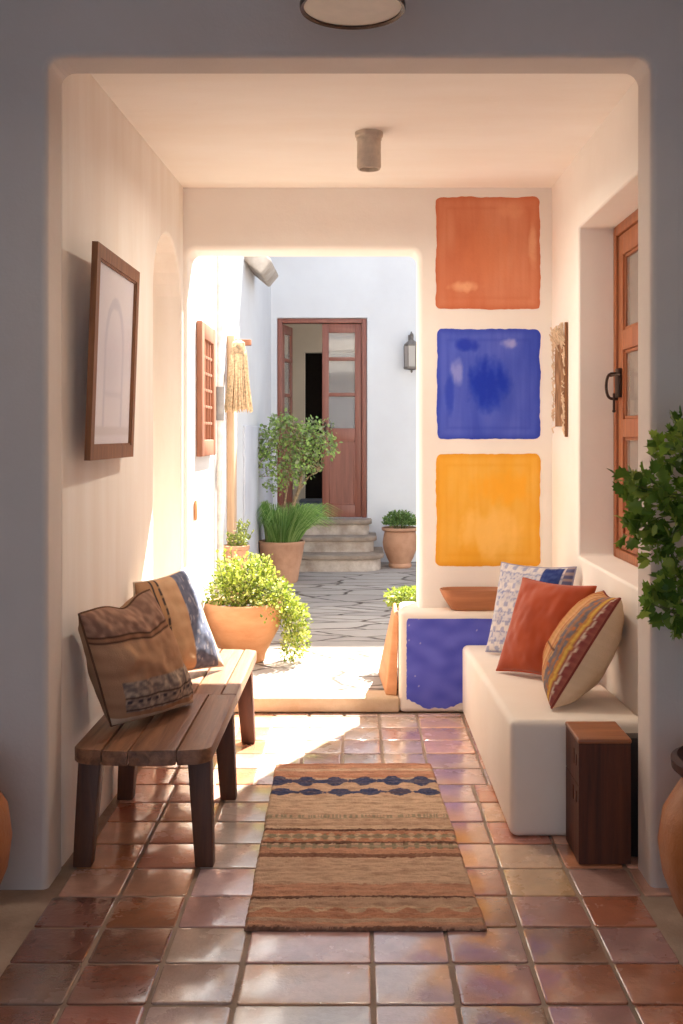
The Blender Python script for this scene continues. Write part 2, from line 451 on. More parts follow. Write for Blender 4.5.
# ------------------------------------------------------------------ floor: grout bed and tiles in one mesh
def build_floor():
    bm = bmesh.new()
    lay = bm.verts.layers.float_color.new('Col')
    colA = [-1.0, -.777, -.555, -.327, .042, .264, .493, .72, .925]
    colA2 = [-.985, -.777, -.555, -.327, -.14, .042, .264, .493, .72, .93, 1.08]
    colB = [-.985, -.81, -.62, -.445, -.26, -.074, .113, .315, .56, .80, 1.08]
    pal = [rgb(190, 134, 104), rgb(182, 120, 88), rgb(200, 164, 146), rgb(180, 150, 140), rgb(158, 124, 110),
           rgb(208, 164, 136), rgb(188, 162, 156), rgb(166, 108, 82)]
    rnd = random.Random(11)
    def tile(x0, x1, y0, y1, c):
        g = 0.0055
        j = lambda: rnd.uniform(-.0025, .0025)
        x0 += g + j(); x1 -= g + j(); y0 += g + j(); y1 -= g + j()
        zt = rnd.uniform(-.0012, .0008)
        r = 0.012
        rings = []
        for ins, z in ((0.0, -0.009), (0.0005, -0.003), (0.003, -0.0008), (0.007, 0.0)):
            poly = rrect(x0 + ins, x1 - ins, y0 + ins, y1 - ins, max(.003, r - ins), 3)
            ring = [bm.verts.new((p[0], p[1], z + zt)) for p in poly]
            for v in ring: v[lay] = lin(c)
            rings.append(ring)
        n = len(rings[0])
        for A, B in zip(rings, rings[1:]):
            for i in range(n): bm.faces.new((A[i], A[(i + 1) % n], B[(i + 1) % n], B[i]))
        bm.faces.new(rings[-1])
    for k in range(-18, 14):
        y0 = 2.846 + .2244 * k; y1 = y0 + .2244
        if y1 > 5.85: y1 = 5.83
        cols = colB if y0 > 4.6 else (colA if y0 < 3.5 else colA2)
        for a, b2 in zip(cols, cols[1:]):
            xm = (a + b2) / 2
            if abs(xm + 0.05) < 0.42: c = rnd.choice([pal[2], pal[6], pal[3], rgb(204, 182, 174), pal[6]])  # pinkish-grey centre tiles, paled to carry the doorway's reflection in their colour
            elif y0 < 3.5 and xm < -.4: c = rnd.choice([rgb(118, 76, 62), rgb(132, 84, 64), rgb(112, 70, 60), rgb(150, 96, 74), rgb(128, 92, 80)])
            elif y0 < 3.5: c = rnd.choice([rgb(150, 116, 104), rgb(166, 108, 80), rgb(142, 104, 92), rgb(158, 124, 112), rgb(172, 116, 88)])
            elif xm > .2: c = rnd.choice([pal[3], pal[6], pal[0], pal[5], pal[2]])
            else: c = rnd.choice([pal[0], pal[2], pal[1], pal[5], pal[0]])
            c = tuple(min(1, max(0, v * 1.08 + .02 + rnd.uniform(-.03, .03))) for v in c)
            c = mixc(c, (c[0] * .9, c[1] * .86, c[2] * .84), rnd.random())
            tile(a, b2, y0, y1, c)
    gv = [bm.verts.new(p) for p in ((-3.2, -1.2, -.006), (3.2, -1.2, -.006), (3.2, 6.1, -.006), (-3.2, 6.1, -.006))]
    gv2 = [bm.verts.new((v.co.x, v.co.y, -.12)) for v in gv]
    for v in gv + gv2: v[lay] = lin(rgb(158, 140, 124))
    fs = [bm.faces.new(gv), bm.faces.new(gv2[::-1])]
    for i in range(4): fs.append(bm.faces.new((gv[i], gv2[i], gv2[(i + 1) % 4], gv[(i + 1) % 4])))
    for f in fs: f.material_index = 1
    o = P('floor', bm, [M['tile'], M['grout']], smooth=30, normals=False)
    o['kind'] = 'structure'
build_floor()

# ------------------------------------------------------------------ room shell
def B(lo, hi, bev=0.0, seg=2):
    bm = bmesh.new(); box(bm, lo, hi, bev, seg); return bm
def PR(poly, axis, a, b):
    bm = bmesh.new(); prism(bm, poly, axis, a, b); return bm

# wall between hall and entry with the big opening
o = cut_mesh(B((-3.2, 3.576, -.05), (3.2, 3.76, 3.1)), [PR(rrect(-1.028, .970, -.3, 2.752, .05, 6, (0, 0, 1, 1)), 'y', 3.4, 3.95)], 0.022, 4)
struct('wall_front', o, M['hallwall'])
o = cut_mesh(B((-1.32, 3.762, -.05), (-.98, 6.03, 2.95)),
             [PR([(5.25, -.01)] + [(5.98, -.01)] + [(5.615 + .365 * math.cos(a), 2.2 + .34 * math.sin(a)) for a in [PI * i / 16 for i in range(17)]], 'x', -1.14, -.9)], 0.015, 3)
for v in o.data.vertices:
    if v.co.x > -1.0: v.co.x += .006 - .058 * (6.03 - v.co.y) / 2.27
struct('wall_left', o, M['wall_streak'])
o = cut_mesh(B((1.08, 3.762, -.05), (1.6, 6.03, 2.95)), [B((1.0, 4.16, .906), (1.30, 5.30, 2.516)), B((1.2, 4.24, .95), (1.42, 5.24, 2.47))], 0.014, 3)
struct('wall_right', o, M['wall'])
o = cut_mesh(B((-1.32, 6.032, -.05), (1.6, 6.28, 2.95)), [PR(rrect(-.955, .338, -.3, 2.533, .05, 6, (0, 0, 1, 1)), 'y', 5.8, 6.5)], 0.03, 4)
struct('wall_back', o, M['wall'])
struct('ceiling', B((-1.32, 3.762, 2.88), (1.6, 6.28, 3.1)), M['ceil'])
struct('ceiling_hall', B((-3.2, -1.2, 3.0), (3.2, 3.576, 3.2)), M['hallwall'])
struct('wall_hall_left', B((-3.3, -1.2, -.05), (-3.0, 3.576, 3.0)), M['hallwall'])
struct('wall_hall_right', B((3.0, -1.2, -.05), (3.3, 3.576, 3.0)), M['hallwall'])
o = cut_mesh(B((-3.3, -1.4, -.05), (3.3, -1.2, 3.2)), [B((-1.5, -1.6, -.3), (1.5, -1.0, 2.5)), B((-2.8, -1.6, .9), (-1.8, -1.0, 2.3))], 0.01, 2)
struct('wall_hall_rear', o, M['hallwall'])

# threshold step, courtyard
bm = bmesh.new(); box(bm, (-.98, 5.83, 0.0), (.225, 6.02, .08), .012, 3)
struct('trim_1', bm, M['threshold'])
bm = bmesh.new(); box(bm, (-1.2, 6.02, -.1), (6.0, 12.12, .08))
struct('floor_courtyard', bm, M['flag'])
struct('wall_courtyard_left', B((-1.32, 6.28, -.05), (-.975, 12.1, 4.6)), M['white'])
bm = bmesh.new(); box(bm, (-.976, 9.15, .08), (-.955, 12.08, 1.58), .006)
struct('trim_2', bm, M['dado'])
struct('wall_courtyard_right', B((5.7, 6.28, -.05), (6.0, 12.1, 3.4)), M['white'])
struct('wall_courtyard_near', B((1.6, 6.28, -.05), (6.0, 6.5, 3.2)), M['white'])
o = cut_mesh(B((-3.5, 12.1, -.05), (6.0, 12.36, 6.7)), [B((-.907, 12.0, .57), (.10, 12.5, 2.81))], 0.012, 3)
struct('wall_courtyard_far', o, M['white'])
# room behind the far door
struct('floor_vestibule', B((-1.4, 12.36, .40), (1.2, 15.9, .569)), M['blue_step'])
struct('wall_vestibule_left', B((-1.6, 12.36, .4), (-1.4, 15.9, 3.0)), M['vestibule'])
o = cut_mesh(B((1.2, 12.36, .4), (1.4, 15.9, 3.0)), [B((1.0, 12.7, 1.2), (1.6, 14.2, 2.8))], 0.01, 2)  # side opening out of view, added to let daylight into the vestibule
struct('wall_vestibule_right', o, M['vestibule'])
struct('ceiling_vestibule', B((-1.6, 12.36, 3.0), (1.4, 16.0, 3.1)), M['vestibule'])
o = cut_mesh(B((-1.4, 14.4, .569), (1.2, 14.55, 3.0)), [B((-.71, 14.2, .4), (.3, 14.8, 2.6))], 0.0, 3)
struct('wall_vestibule_back', o, M['vestibule'])
struct('wall_dark_room', B((-1.4, 15.9, .4), (1.2, 16.0, 3.0)), M['dark_room'])  # the unlit room's darkness is put into this wall's colour
bm = bmesh.new(); box(bm, (-.72, 13.2, .57), (.6, 13.6, .70), .008)
struct('trim_3', bm, M['blue_step'])

# curved steps up to the far door
def steps():
    r = [(-.96, .14, 11.78, .57, .10), (-.96, .19, 11.50, .41, .16), (-.96, .262, 11.20, .25, .24)]
    t = thing('curved_steps', 'three rounded stone steps rising to the far wooden door', 'steps', (-.4, 11.6, .08))
    for i, (x0, x1, y0, zt, cr) in enumerate(r):
        zb = [.41, .25, .08][i]
        def outline(grow):
            pts = [(x0, 12.099), (x0, y0 - grow)]
            for k in range(9):
                a = -PI / 2 + PI / 2 * k / 8
                pts.append((x1 + grow - cr + cr * math.cos(a), y0 - grow + cr + cr * math.sin(a)))
            pts.append((x1 + grow, 12.099))
            return pts
        bm = bmesh.new(); prism(bm, outline(-.02), 'z', zb if i == 2 else zb - .0, zt - .045)
        P('riser', bm, M['riser'], t)
        bm = bmesh.new(); prism(bm, outline(.012), 'z', zt - .045, zt, .01, 2)
        P('tread', bm, M['stone'], t)
steps()
# beam end projecting from the left courtyard wall
bm = bmesh.new()
R = Matrix.Rotation(math.radians(40), 3, 'Y')
obox(bm, (-1.0, 9.7, 3.12), (.56, .9, .15), R, .02, 3)
o = solo('roof_beam', bm, M['beam'], (-1.0, 9.7, 3.0), 'grey stone beam end jutting from the left courtyard wall at the top', 'beam')

# ------------------------------------------------------------------ built-in plaster furniture
# low ledge with blue front
bm = bmesh.new()
box(bm, (.222, 5.832, -.0), (1.079, 6.031, .54), .028, 5)
t = thing('plaster_ledge', 'low cream plaster ledge with blue painted front below the three coloured squares', 'ledge', (.65, 5.93, 0))
P('body', bm, M['benchplaster'], t)
bm = bmesh.new(); box(bm, (.235, 6.0, .08), (.36, 6.27, .535), .025, 4)
P('end_block', bm, M['benchplaster'], t)
def blue_patch():
    bm = bmesh.new()
    nx, nzz = 120, 60
    g = {}
    X0, X1, Z0, Z1 = .262, 1.06, .03, .508
    for i in range(nx + 1):
        for j in range(nzz + 1):
            u, v = i / nx, j / nzz
            x = X0 + (X1 - X0) * u
            zb = Z0 + .012 * nz(x * 14, 1.3) + .014 * nz(x * 45, 3.3) + .035 * math.exp(-((x - X0) / .06) ** 2) + .02 * math.exp(-((x - .56) / .05) ** 2)
            zt = Z1 + .002 * nz(x * 9, 9.0)
            xl = X0 + .0035 * nz(v * 26, 5.0) + .01 * (max(0, (v - .94)) / .06) ** 2
            x = xl + (X1 - xl) * u
            g[i, j] = bm.verts.new((x, 5.8318 - .0015, zb + (zt - zb) * v))
    for i in range(nx):
        for j in range(nzz):
            bm.faces.new((g[i, j], g[i + 1, j], g[i + 1, j + 1], g[i, j + 1]))
    b = [e for e in bm.edges if e.is_boundary]
    r = bmesh.ops.extrude_edge_only(bm, edges=b)
    for vv in [x for x in r['geom'] if isinstance(x, bmesh.types.BMVert)]: vv.co.y += .003
    o = P('painted_front', bm, M['paint'], t, label='blue painted front')
    def f(i, co):
        n = nz(co.x * 10, co.z * 16, 2.0)
        c = mixc(rgb(76, 84, 186), rgb(98, 104, 202), .5 + n)
        s = nz(co.x * 60, co.z * 60, 8.0)
        if s > .66: c = mixc(c, rgb(190, 186, 210), .8)
        return c
    setcol(o, f)
blue_patch()

# plaster bench on the right
bm = bmesh.new()
pts = {}
def hexa(bm, P8, bev, seg):
    v = [bm.verts.new(p) for p in P8]
    fs = [(0, 3, 2, 1), (4, 5, 6, 7), (0, 1, 5, 4), (1, 2, 6, 5), (2, 3, 7, 6), (3, 0, 4, 7)]
    faces = [bm.faces.new([v[i] for i in f]) for f in fs]
    if bev:
        bmesh.ops.bevel(bm, geom=list({e for f in faces for e in f.edges}), offset=bev, segments=seg, profile=0.5, affect='EDGES')
hexa(bm, [(.566, 4.02, 0), (1.079, 4.02, 0), (1.079, 5.829, 0), (.562, 5.829, 0),
          (.566, 4.02, .438), (1.079, 4.02, .438), (1.079, 5.829, .37), (.562, 5.829, .37)], .03, 5)
for v in bm.verts:
    n = nz(v.co.x * 5, v.co.y * 4, v.co.z * 5) * .004
    v.co.x += n
o = solo('plaster_bench', bm, M['benchplaster'], (.82, 4.9, 0), 'built-in white plaster bench along the right wall holding three pillows', 'bench')

# ------------------------------------------------------------------ painted squares on the back wall
def painted_square(x0, x1, z0, z1, base, light, dark, label, seed, motifs):
    bm = bmesh.new(); n = 70; g = {}
    for i in range(n + 1):
        for j in range(n + 1):
            u, v = i / n, j / n
            # rounded, hand painted outline
            def edge(t, s): return .006 * nz(t * 6, s, seed) + .003 * nz(t * 22, s, seed)
            r = .05
            cu = max(0, abs(u - .5) - (.5 - r)) / r; cv = max(0, abs(v - .5) - (.5 - r)) / r
            uu, vv = u, v
            if cu > 0 and cv > 0:
                k = max(cu, cv) / math.hypot(cu, cv)
                uu = .5 + math.copysign(.5 - r + r * cu * k, u - .5)
                vv = .5 + math.copysign(.5 - r + r * cv * k, v - .5)
            x = x0 + (x1 - x0) * uu + edge(v, 1.0) * (1 - u) - edge(v, 7.0) * u
            z = z0 + (z1 - z0) * vv + edge(u, 13.0) * (1 - v) - edge(u, 19.0) * v
            g[i, j] = bm.verts.new((x, 6.0295, z))
    for i in range(n):
        for j in range(n):
            bm.faces.new((g[i, j], g[i + 1, j], g[i + 1, j + 1], g[i, j + 1]))
    b = [e for e in bm.edges if e.is_boundary]
    r = bmesh.ops.extrude_edge_only(bm, edges=b)
    for vv in [x for x in r['geom'] if isinstance(x, bmesh.types.BMVert)]: vv.co.y += .0024
    cx, cz = (x0 + x1) / 2, z0
    o = solo('painted_square', bm, M['paint'], (cx, 6.03, cz), label, 'wall painting', 'painted squares stacked on the back wall')
    W, H = x1 - x0, z1 - z0
    def f(i, co):
        u = (co.x + W / 2) / W; v = co.z / H
        d = min(u, 1 - u, v, 1 - v)
        c = mixc(base, light, .45 + .9 * nz(u * 3.2 + seed, v * 1.7, seed) + .25 * nz(u * 14, v * 5, seed))
        st = .5 + .5 * nz(u * 40, v * 3, seed + 4)
        c = mixc(c, dark, .3 * st)
        c = mixc(c, light, .5 * max(0, nz(u * 7, v * 2.2, seed + 21) * 2 - .2))
        c = mixc(c, dark, .55 * math.exp(-(d / .035) ** 2))
        c = mixc(c, dark, .22 * math.exp(-((d - .1) / .015) ** 2))
        for (mu, mv, su, sv, col, k) in motifs:
            q = ((u - mu) / su) ** 2 + ((v - mv) / sv) ** 2
            q += .7 * nz(u * 17, v * 5, seed + 9) + .25 * nz(u * 30, v * 30, seed)
            c = mixc(c, col, k * max(0, min(1, (1.2 - q))))
        return c
    setcol(o, f)
painted_square(.4355, 1.016, 2.203, 2.829, rgb(206, 122, 86), rgb(220, 148, 114), rgb(194, 102, 64), 'rust orange painted square, top of the three on the back wall', 1.3,
               [(.27, .2, .16, .05, rgb(232, 170, 130), .9), (.93, .55, .04, .2, rgb(232, 172, 134), .8), (.72, .88, .14, .07, rgb(226, 156, 118), .7), (.5, .5, .3, .3, rgb(218, 134, 92), .5)])
painted_square(.441, 1.016, 1.478, 2.092, rgb(62, 84, 192), rgb(90, 106, 206), rgb(38, 60, 176), 'blue painted square in the middle of the three on the back wall', 4.1,
               [(.5, .5, .2, .25, rgb(18, 52, 180), .95), (.7, .87, .09, .05, rgb(170, 170, 220), .8), (.2, .62, .07, .13, rgb(160, 164, 224), .7), (.3, .85, .12, .06, rgb(26, 52, 180), .8), (.12, .4, .05, .2, rgb(34, 62, 184), .7)])
painted_square(.4355, 1.016, .769, 1.394, rgb(238, 174, 52), rgb(242, 190, 92), rgb(226, 150, 28), 'golden yellow painted square, lowest of the three on the back wall', 7.7,
               [(.5, .3, .3, .22, rgb(248, 196, 104), .8), (.62, .7, .35, .15, rgb(246, 172, 40), .7)])

# ------------------------------------------------------------------ niche window on the right wall
def niche_window():
    t = thing('window_1', 'orange-brown wooden paned window with iron pull set in the right wall niche', None, (1.28, 4.7, .906)); t['kind'] = 'structure'
    bm = bmesh.new()
    fx0, fx1 = 1.252, 1.299
    box(bm, (fx0, 5.245, .906), (fx1, 5.298, 2.515), .005)
    box(bm, (fx0, 4.162, .906), (fx1, 4.215, 2.515), .005)
    box(bm, (fx0, 4.215, 2.465), (fx1, 5.245, 2.515), .005)
    box(bm, (fx0, 4.215, .906), (fx1, 5.245, .95), .005)
    P('window_frame', bm, M['window_wood'], t)
    for y0, y1 in ((4.735, 5.238), (4.222, 4.728)):
        bm = bmesh.new()
        a, b = 1.262, 1.298
        box(bm, (a, y0, .955), (b, y0 + .085, 2.46), .004); box(bm, (a, y1 - .085, .955), (b, y1, 2.46), .004)
        for z0, z1 in ((2.36, 2.46), (1.905, 2.0), (1.49, 1.575), (1.06, 1.13), (.955, 1.03)):
            box(bm, (a, y0 + .085, z0), (b, y1 - .085, z1), .004)
        # raised mouldings round each pane
        for z0, z1 in ((2.0, 2.36), (1.575, 1.905), (1.13, 1.49)):
            for (p, q) in (((y0 + .085, z0), (y0 + .1, z1)), ((y1 - .1, z0), (y1 - .085, z1)), ((y0 + .085, z0), (y1 - .085, z0 + .015)), ((y0 + .085, z1 - .015), (y1 - .085, z1))):
                box(bm, (1.272, p[0], p[1]), (1.292, q[0], q[1]), .003)
        box(bm, (1.275, y0 + .08, 1.02), (1.292, y1 - .08, 1.07))
        s = P('sash', bm, M['window_wood'], t)
        for z0, z1 in ((2.0, 2.36), (1.575, 1.905), (1.13, 1.49)):
            bm = bmesh.new(); box(bm, (1.281, y0 + .08, z0 - .005), (1.286, y1 - .08, z1 + .005))
            P('pane', bm, M['glass'], s)
    # iron pull and plate
    bm = bmesh.new()
    box(bm, (1.242, 5.16, 1.68), (1.262, 5.225, 1.82), .004)
    P('latch_plate', bm, M['iron'], t)
    bm = bmesh.new()
    pts = []
    for k in range(13):
        a = PI * k / 12
        pts.append((1.24 - .045 * math.sin(a) ** .5 if 0 < k < 12 else 1.25, 5.2, 1.735 + .062 * math.cos(a)))
    tube(bm, pts, .007, 8)
    tube(bm, [(1.215, 5.2, 1.785), (1.25, 5.15, 1.79)], .006, 6)
    tube(bm, [(1.23, 5.19, 1.70), (1.23, 5.19, 1.62)], .006, 6)
    lathe(bm, [(0, -.01), (.01, 0), (0, .01)], (1.23, 5.19, 1.615), 8)
    P('pull', bm, M['iron'], t)
    return t
niche_window()

# ------------------------------------------------------------------ wall hanging
def wall_hanging():
    t = thing('wall_hanging', 'narrow woven wall hanging with frayed cream edges on the right wall', 'wall hanging', (1.07, 5.74, 1.5))
    bm = bmesh.new(); g = {}
    n, m = 24, 70
    for i in range(n + 1):
        for j in range(m + 1):
            y = 5.575 + .25 * i / n; z = 1.545 + .46 * j / m
            g[i, j] = bm.verts.new((1.062 + .004 * nz(y * 20, z * 20), y, z))
    for i in range(n):
        for j in range(m): bm.faces.new((g[i, j], g[i + 1, j], g[i + 1, j + 1], g[i, j + 1]))
    r = bmesh.ops.extrude_face_region(bm, geom=list(bm.faces))
    for v in [x for x in r['geom'] if isinstance(x, bmesh.types.BMVert)]: v.co.x += .012
    o = P('woven_panel', bm, M['textile'], t)
    setcol(o, lambda i, co: mixc(rgb(176, 138, 104), rgb(120, 86, 62), .5 + 1.3 * nz(co.y * 50, co.z * 12, 3)))
    bm = bmesh.new()
    rn = random.Random(3)
    for k in range(90):
        y = rn.uniform(5.56, 5.84); z = 2.0 + rn.uniform(-.02, .03)
        tube(bm, [(1.058, y, z), (1.045 + rn.uniform(-.01, .012), y + rn.uniform(-.02, .02), z + rn.uniform(.02, .06)), (1.06, y + rn.uniform(-.03, .03), z + rn.uniform(-.05, .05))], .003, 4)
    P('top_fray', bm, M['yarn'], t)['kind'] = 'stuff'
    bm = bmesh.new()
    for k in range(60):
        z = rn.uniform(1.52, 2.02); y = 5.58 if k % 2 else 5.82
        s = -1 if k % 2 else 1
        tube(bm, [(1.062, y, z), (1.05 + rn.uniform(-.004, .01), y + s * .02, z - .01), (1.06, y + s * rn.uniform(.025, .04), z - rn.uniform(.02, .05))], .0035, 4)
    P('side_fringe', bm, M['yarn'], t)['kind'] = 'stuff'
    bm = bmesh.new(); box(bm, (1.062, 5.545, 1.49), (1.078, 5.557, 2.08), .003)
    P('shade_strip', bm, M['frame_wood'], t)  # thin dark strip standing in for the hanging's shaded side
    bm = bmesh.new(); tube(bm, [(1.066, 5.55, 2.0), (1.066, 5.84, 2.0)], .009, 8)
    P('top_rod', bm, M['post_wood'], t)
wall_hanging()

# ------------------------------------------------------------------ picture on the left wall
def picture():
    ang = math.atan2(.028, .775)
    t = thing('framed_picture', 'wooden framed pale picture hung tilted on the left wall above the bench', 'picture', (-.957, 4.23, 1.408), rot=(0, ang, 0))
    W, H, D, F = .74, .785, .022, .05
    h = W / 2
    bm = bmesh.new()
    # mitred mouldings
    for (a, b, c, d) in ((((-h, 0)), ((h, 0)), ((h - F, F)), ((-h + F, F))), (((-h, H)), ((-h + F, H - F)), ((h - F, H - F)), ((h, H))),
                         (((-h, 0)), ((-h + F, F)), ((-h + F, H - F)), ((-h, H))), (((h, 0)), ((h, H)), ((h - F, H - F)), ((h - F, F)))):
        q = [a, b, c, d]
        A = [bm.verts.new((-D, p[0], p[1])) for p in q]
        C = [bm.verts.new((0 if k else 0, p[0], p[1])) for k, p in enumerate(q)]
        bm.faces.new(A); bm.faces.new(C[::-1])
        for i in range(4): bm.faces.new((A[i], C[i], C[(i + 1) % 4], A[(i + 1) % 4]))
    for (y0, y1, z0, z1) in ((-h + F, h - F, F - .0, F + .008), (-h + F, h - F, H - F - .008, H - F), (-h + F, -h + F + .008, F, H - F), (h - F - .008, h - F, F, H - F)):
        box(bm, (-.014, y0, z0), (-.004, y1, z1))
    f = P('frame', bm, M['frame_wood'], t, world=False)
    bm = bmesh.new(); n = 60; g = {}
    for i in range(n + 1):
        for j in range(n + 1):
            g[i, j] = bm.verts.new((-.012, -h + F - .002 + (W - 2 * F + .004) * i / n, F + (H - 2 * F) * j / n))
    for i in range(n):
        for j in range(n): bm.faces.new((g[i, j], g[i + 1, j], g[i + 1, j + 1], g[i, j + 1]))
    r = bmesh.ops.extrude_face_region(bm, geom=list(bm.faces))
    for v in [x for x in r['geom'] if isinstance(x, bmesh.types.BMVert)]: v.co.x -= .004
    a = P('artwork', bm, M['paper'], t, world=False)
    def art(i, co):
        u = (co.y + h) / W; v = co.z / H
        c = mixc(rgb(226, 220, 222), rgb(212, 206, 214), .5 + nz(u * 3, v * 3, 1))
        # faint arch drawing
        d = abs(math.hypot((u - .5) / .2, max(0, v - .55) / .22) - 1) if v > .55 else abs(abs(u - .5) / .2 - 1)
        if .16 < v < .82 and d < .12: c = mixc(c, rgb(188, 184, 198), .5)
        if .12 < v < .16: c = mixc(c, rgb(196, 186, 186), .5)
        if .30 < v < .34 and abs(u - .5) < .2: c = mixc(c, rgb(192, 186, 196), .35)
        return c
    setcol(a, art)
    bm = bmesh.new(); box(bm, (-.0095, -h + F, F), (-.0075, h - F, H - F))
    P('glass', bm, M['clear_glass'], t, world=False)
picture()

# ------------------------------------------------------------------ ceiling lights
def ceiling_can():
    t = thing('ceiling_light', 'small cylindrical ceiling light in the entry, beige', 'ceiling light', (.05, 4.93, 2.88))
    c = (.05, 4.93, 2.88)
    bm = bmesh.new(); lathe(bm, [(0, 0), (.064, 0), (.064, -.018), (.058, -.024), (.058, -.034), (0, -.034)], c, 32)
    P('ceiling_mount', bm, M['lamp_grey'], t)
    bm = bmesh.new(); lathe(bm, [(0, -.032), (.054, -.034), (.055, -.155), (.051, -.168), (.044, -.168), (.044, -.14), (0, -.14)], c, 32)
    P('cylinder', bm, M['lamp_grey'], t)
    bm = bmesh.new(); lathe(bm, [(0, -.15), (.043, -.15), (.043, -.145), (0, -.145)], c, 24)
    P('lens', bm, M['diffuser'], t)
    bm = bmesh.new(); box(bm, (c[0] - .006, c[1] - .062, c[2] - .14), (c[0] + .006, c[1] - .052, c[2] - .122), .002)
    P('switch', bm, M['lamp_grey'], t)
ceiling_can()
def ceiling_drum():
    c = (-.015, 3.0, 2.68)
    t = thing('ceiling_light', 'round drum ceiling light with dark rim above the opening, nearest the camera', 'ceiling light', c)
    bm = bmesh.new(); lathe(bm, [(.136, 0.004), (.145, 0), (.147, .006), (.147, .014), (.141, .016), (.136, .012), (.136, 0.004)], c, 64)
    P('rim', bm, M['bronze'], t)
    bm = bmesh.new(); lathe(bm, [(0, .004), (.137, .008), (.137, .014), (0, .012)], c, 64)
    P('diffuser', bm, M['diffuser'], t)
    bm = bmesh.new(); lathe(bm, [(.139, .012), (.144, .014), (.144, .14), (.13, .155), (0, .155), (0, .15), (.128, .15), (.138, .138), (.139, .012)], c, 64)
    P('drum', bm, M['lamp_grey'], t)
    bm = bmesh.new(); lathe(bm, [(0, .15), (.012, .15), (.012, .30), (.05, .305), (.05, .32), (0, .32)], c, 24)
    P('stem', bm, M['bronze'], t)
    bm = bmesh.new()
    box(bm, (c[0] + .125, c[1] - .075, c[2] + .0), (c[0] + .137, c[1] - .06, c[2] + .014), .003)
    P('catch', bm, M['bronze'], t)
ceiling_drum()

# ------------------------------------------------------------------ far door
def far_door():
    t = thing('door_1', None, None, (-.4, 12.16, .57)); t['kind'] = 'structure'
    W = M['door_wood']
    x0, x1, z0, z1 = -.905, .098, .572, 2.808
    bm = bmesh.new()
    for lo, hi in (((x0, 12.12, z0), (x0 + .055, 12.24, z1)), ((x1 - .055, 12.12, z0), (x1, 12.24, z1)), ((x0 + .055, 12.12, z1 - .05), (x1 - .055, 12.24, z1))):
        box(bm, lo, hi, .006)
    P('door_frame', bm, W, t)
    def leaf(name, w, place, flip):
        """leaf in local coords: x 0..w from hinge, z 0..h"""
        h = z1 - .055 - z0 - .005
        bm = bmesh.new()
        st = .075
        box(bm, (0, 0, 0), (st, .04, h), .004); box(bm, (w - st, 0, 0), (w, .04, h), .004)
        zs = [(0, .14), (.86, 1.0), (1.36, 1.40), (1.76, 1.80), (h - .10, h)]
        for a, b in zs: box(bm, (st, 0, a), (w - st, .04, b), .004)
        box(bm, (st, .012, .14), (w - st, .03, .86))
        for k in range(1, 4):
            xx = st + (w - 2 * st) * k / 4
            box(bm, (xx - .003, .009, .16), (xx + .003, .013, .84))
        for (a, b) in (((st, .14), (st + .018, .86)), ((w - st - .018, .14), (w - st, .86)), ((st, .14), (w - st, .158)), ((st, .842), (w - st, .86))):
            box(bm, (a[0], .004, a[1]), (b[0], .014, b[1]), .003)
        bmesh.ops.transform(bm, matrix=place, verts=bm.verts)
        l = P(name, bm, W, t)
        for a, b in ((1.0, 1.36), (1.40, 1.76), (1.80, h - .10)):
            bm = bmesh.new(); box(bm, (st, .018, a), (w - st, .023, b))
            bmesh.ops.transform(bm, matrix=place, verts=bm.verts)
            P('pane', bm, M['glass'], l)
        bm = bmesh.new(); box(bm, (w - .05, -.006, .93), (w - .02, 0, 1.07), .002)
        tube(bm, [(w - .035, -.005, 1.02), (w - .035, -.04, 1.02), (w - .1, -.04, 1.02)], .007, 8)
        bmesh.ops.transform(bm, matrix=place, verts=bm.verts)
        P('door_handle', bm, M['iron'], l)
    w = (x1 - x0 - .11) / 2 - .002
    # right leaf closed, hinge at the right
    Mx = Matrix.Translation((x1 - .057, 12.15, z0 + .003)) @ Matrix.Scale(-1, 4, (1, 0, 0))
    leaf('door_leaf', w, Mx, True)
    # left leaf swung inwards
    Ml = Matrix.Translation((x0 + .058, 12.19, z0 + .003)) @ Matrix.Rotation(math.radians(79), 4, 'Z')
    leaf('door_leaf', w, Ml, False)
far_door()

# ------------------------------------------------------------------ far wall lantern
def lantern():
    c = (.592, 11.93, 2.22)
    t = thing('wall_lantern', 'grey metal lantern with frosted glass on the far courtyard wall', 'lantern', c)
    bm = bmesh.new()
    lathe(bm, [(0, -.035), (.008, -.03), (.014, -.02), (.008, -.008), (.03, 0), (.076, .005), (.088, .012), (.088, .03), (.074, .034), (0, .034)], c, 6)
    P('base', bm, M['grey_iron'], t)
    bm = bmesh.new(); lathe(bm, [(.076, .034), (.082, .26), (.078, .26), (.072, .034), (.076, .034)], c, 6)
    P('glass_cylinder', bm, M['lantern_glass'], t)
    bm = bmesh.new()
    for k in range(6):
        a = 2 * PI * k / 6
        tube(bm, [(c[0] + .079 * math.cos(a), c[1] + .079 * math.sin(a), c[2] + .03), (c[0] + .084 * math.cos(a), c[1] + .084 * math.sin(a), c[2] + .262)], .005, 6)
    P('ribs', bm, M['grey_iron'], t)
    bm = bmesh.new(); lathe(bm, [(0, .258), (.08, .258), (.084, .266), (.082, .28), (.05, .31), (.022, .33), (.012, .35), (.012, .38), (.022, .39), (.012, .405), (0, .41)], c, 6)
    P('cap', bm, M['grey_iron'], t)
    bm = bmesh.new()
    tube(bm, [(c[0], c[1], c[2] + .385), (c[0], c[1] + .05, c[2] + .42), (c[0], c[1] + .12, c[2] + .40), (c[0], 12.098, c[2] + .34)], .009, 8)
    box(bm, (c[0] - .03, 12.085, c[2] + .26), (c[0] + .03, 12.099, c[2] + .40), .004)
    P('bracket', bm, M['grey_iron'], t)
    bm = bmesh.new(); lathe(bm, [(0, .034), (.018, .034), (.018, .13), (.01, .15), (0, .155)], c, 12)
    P('candle', bm, M['diffuser'], t)
lantern()

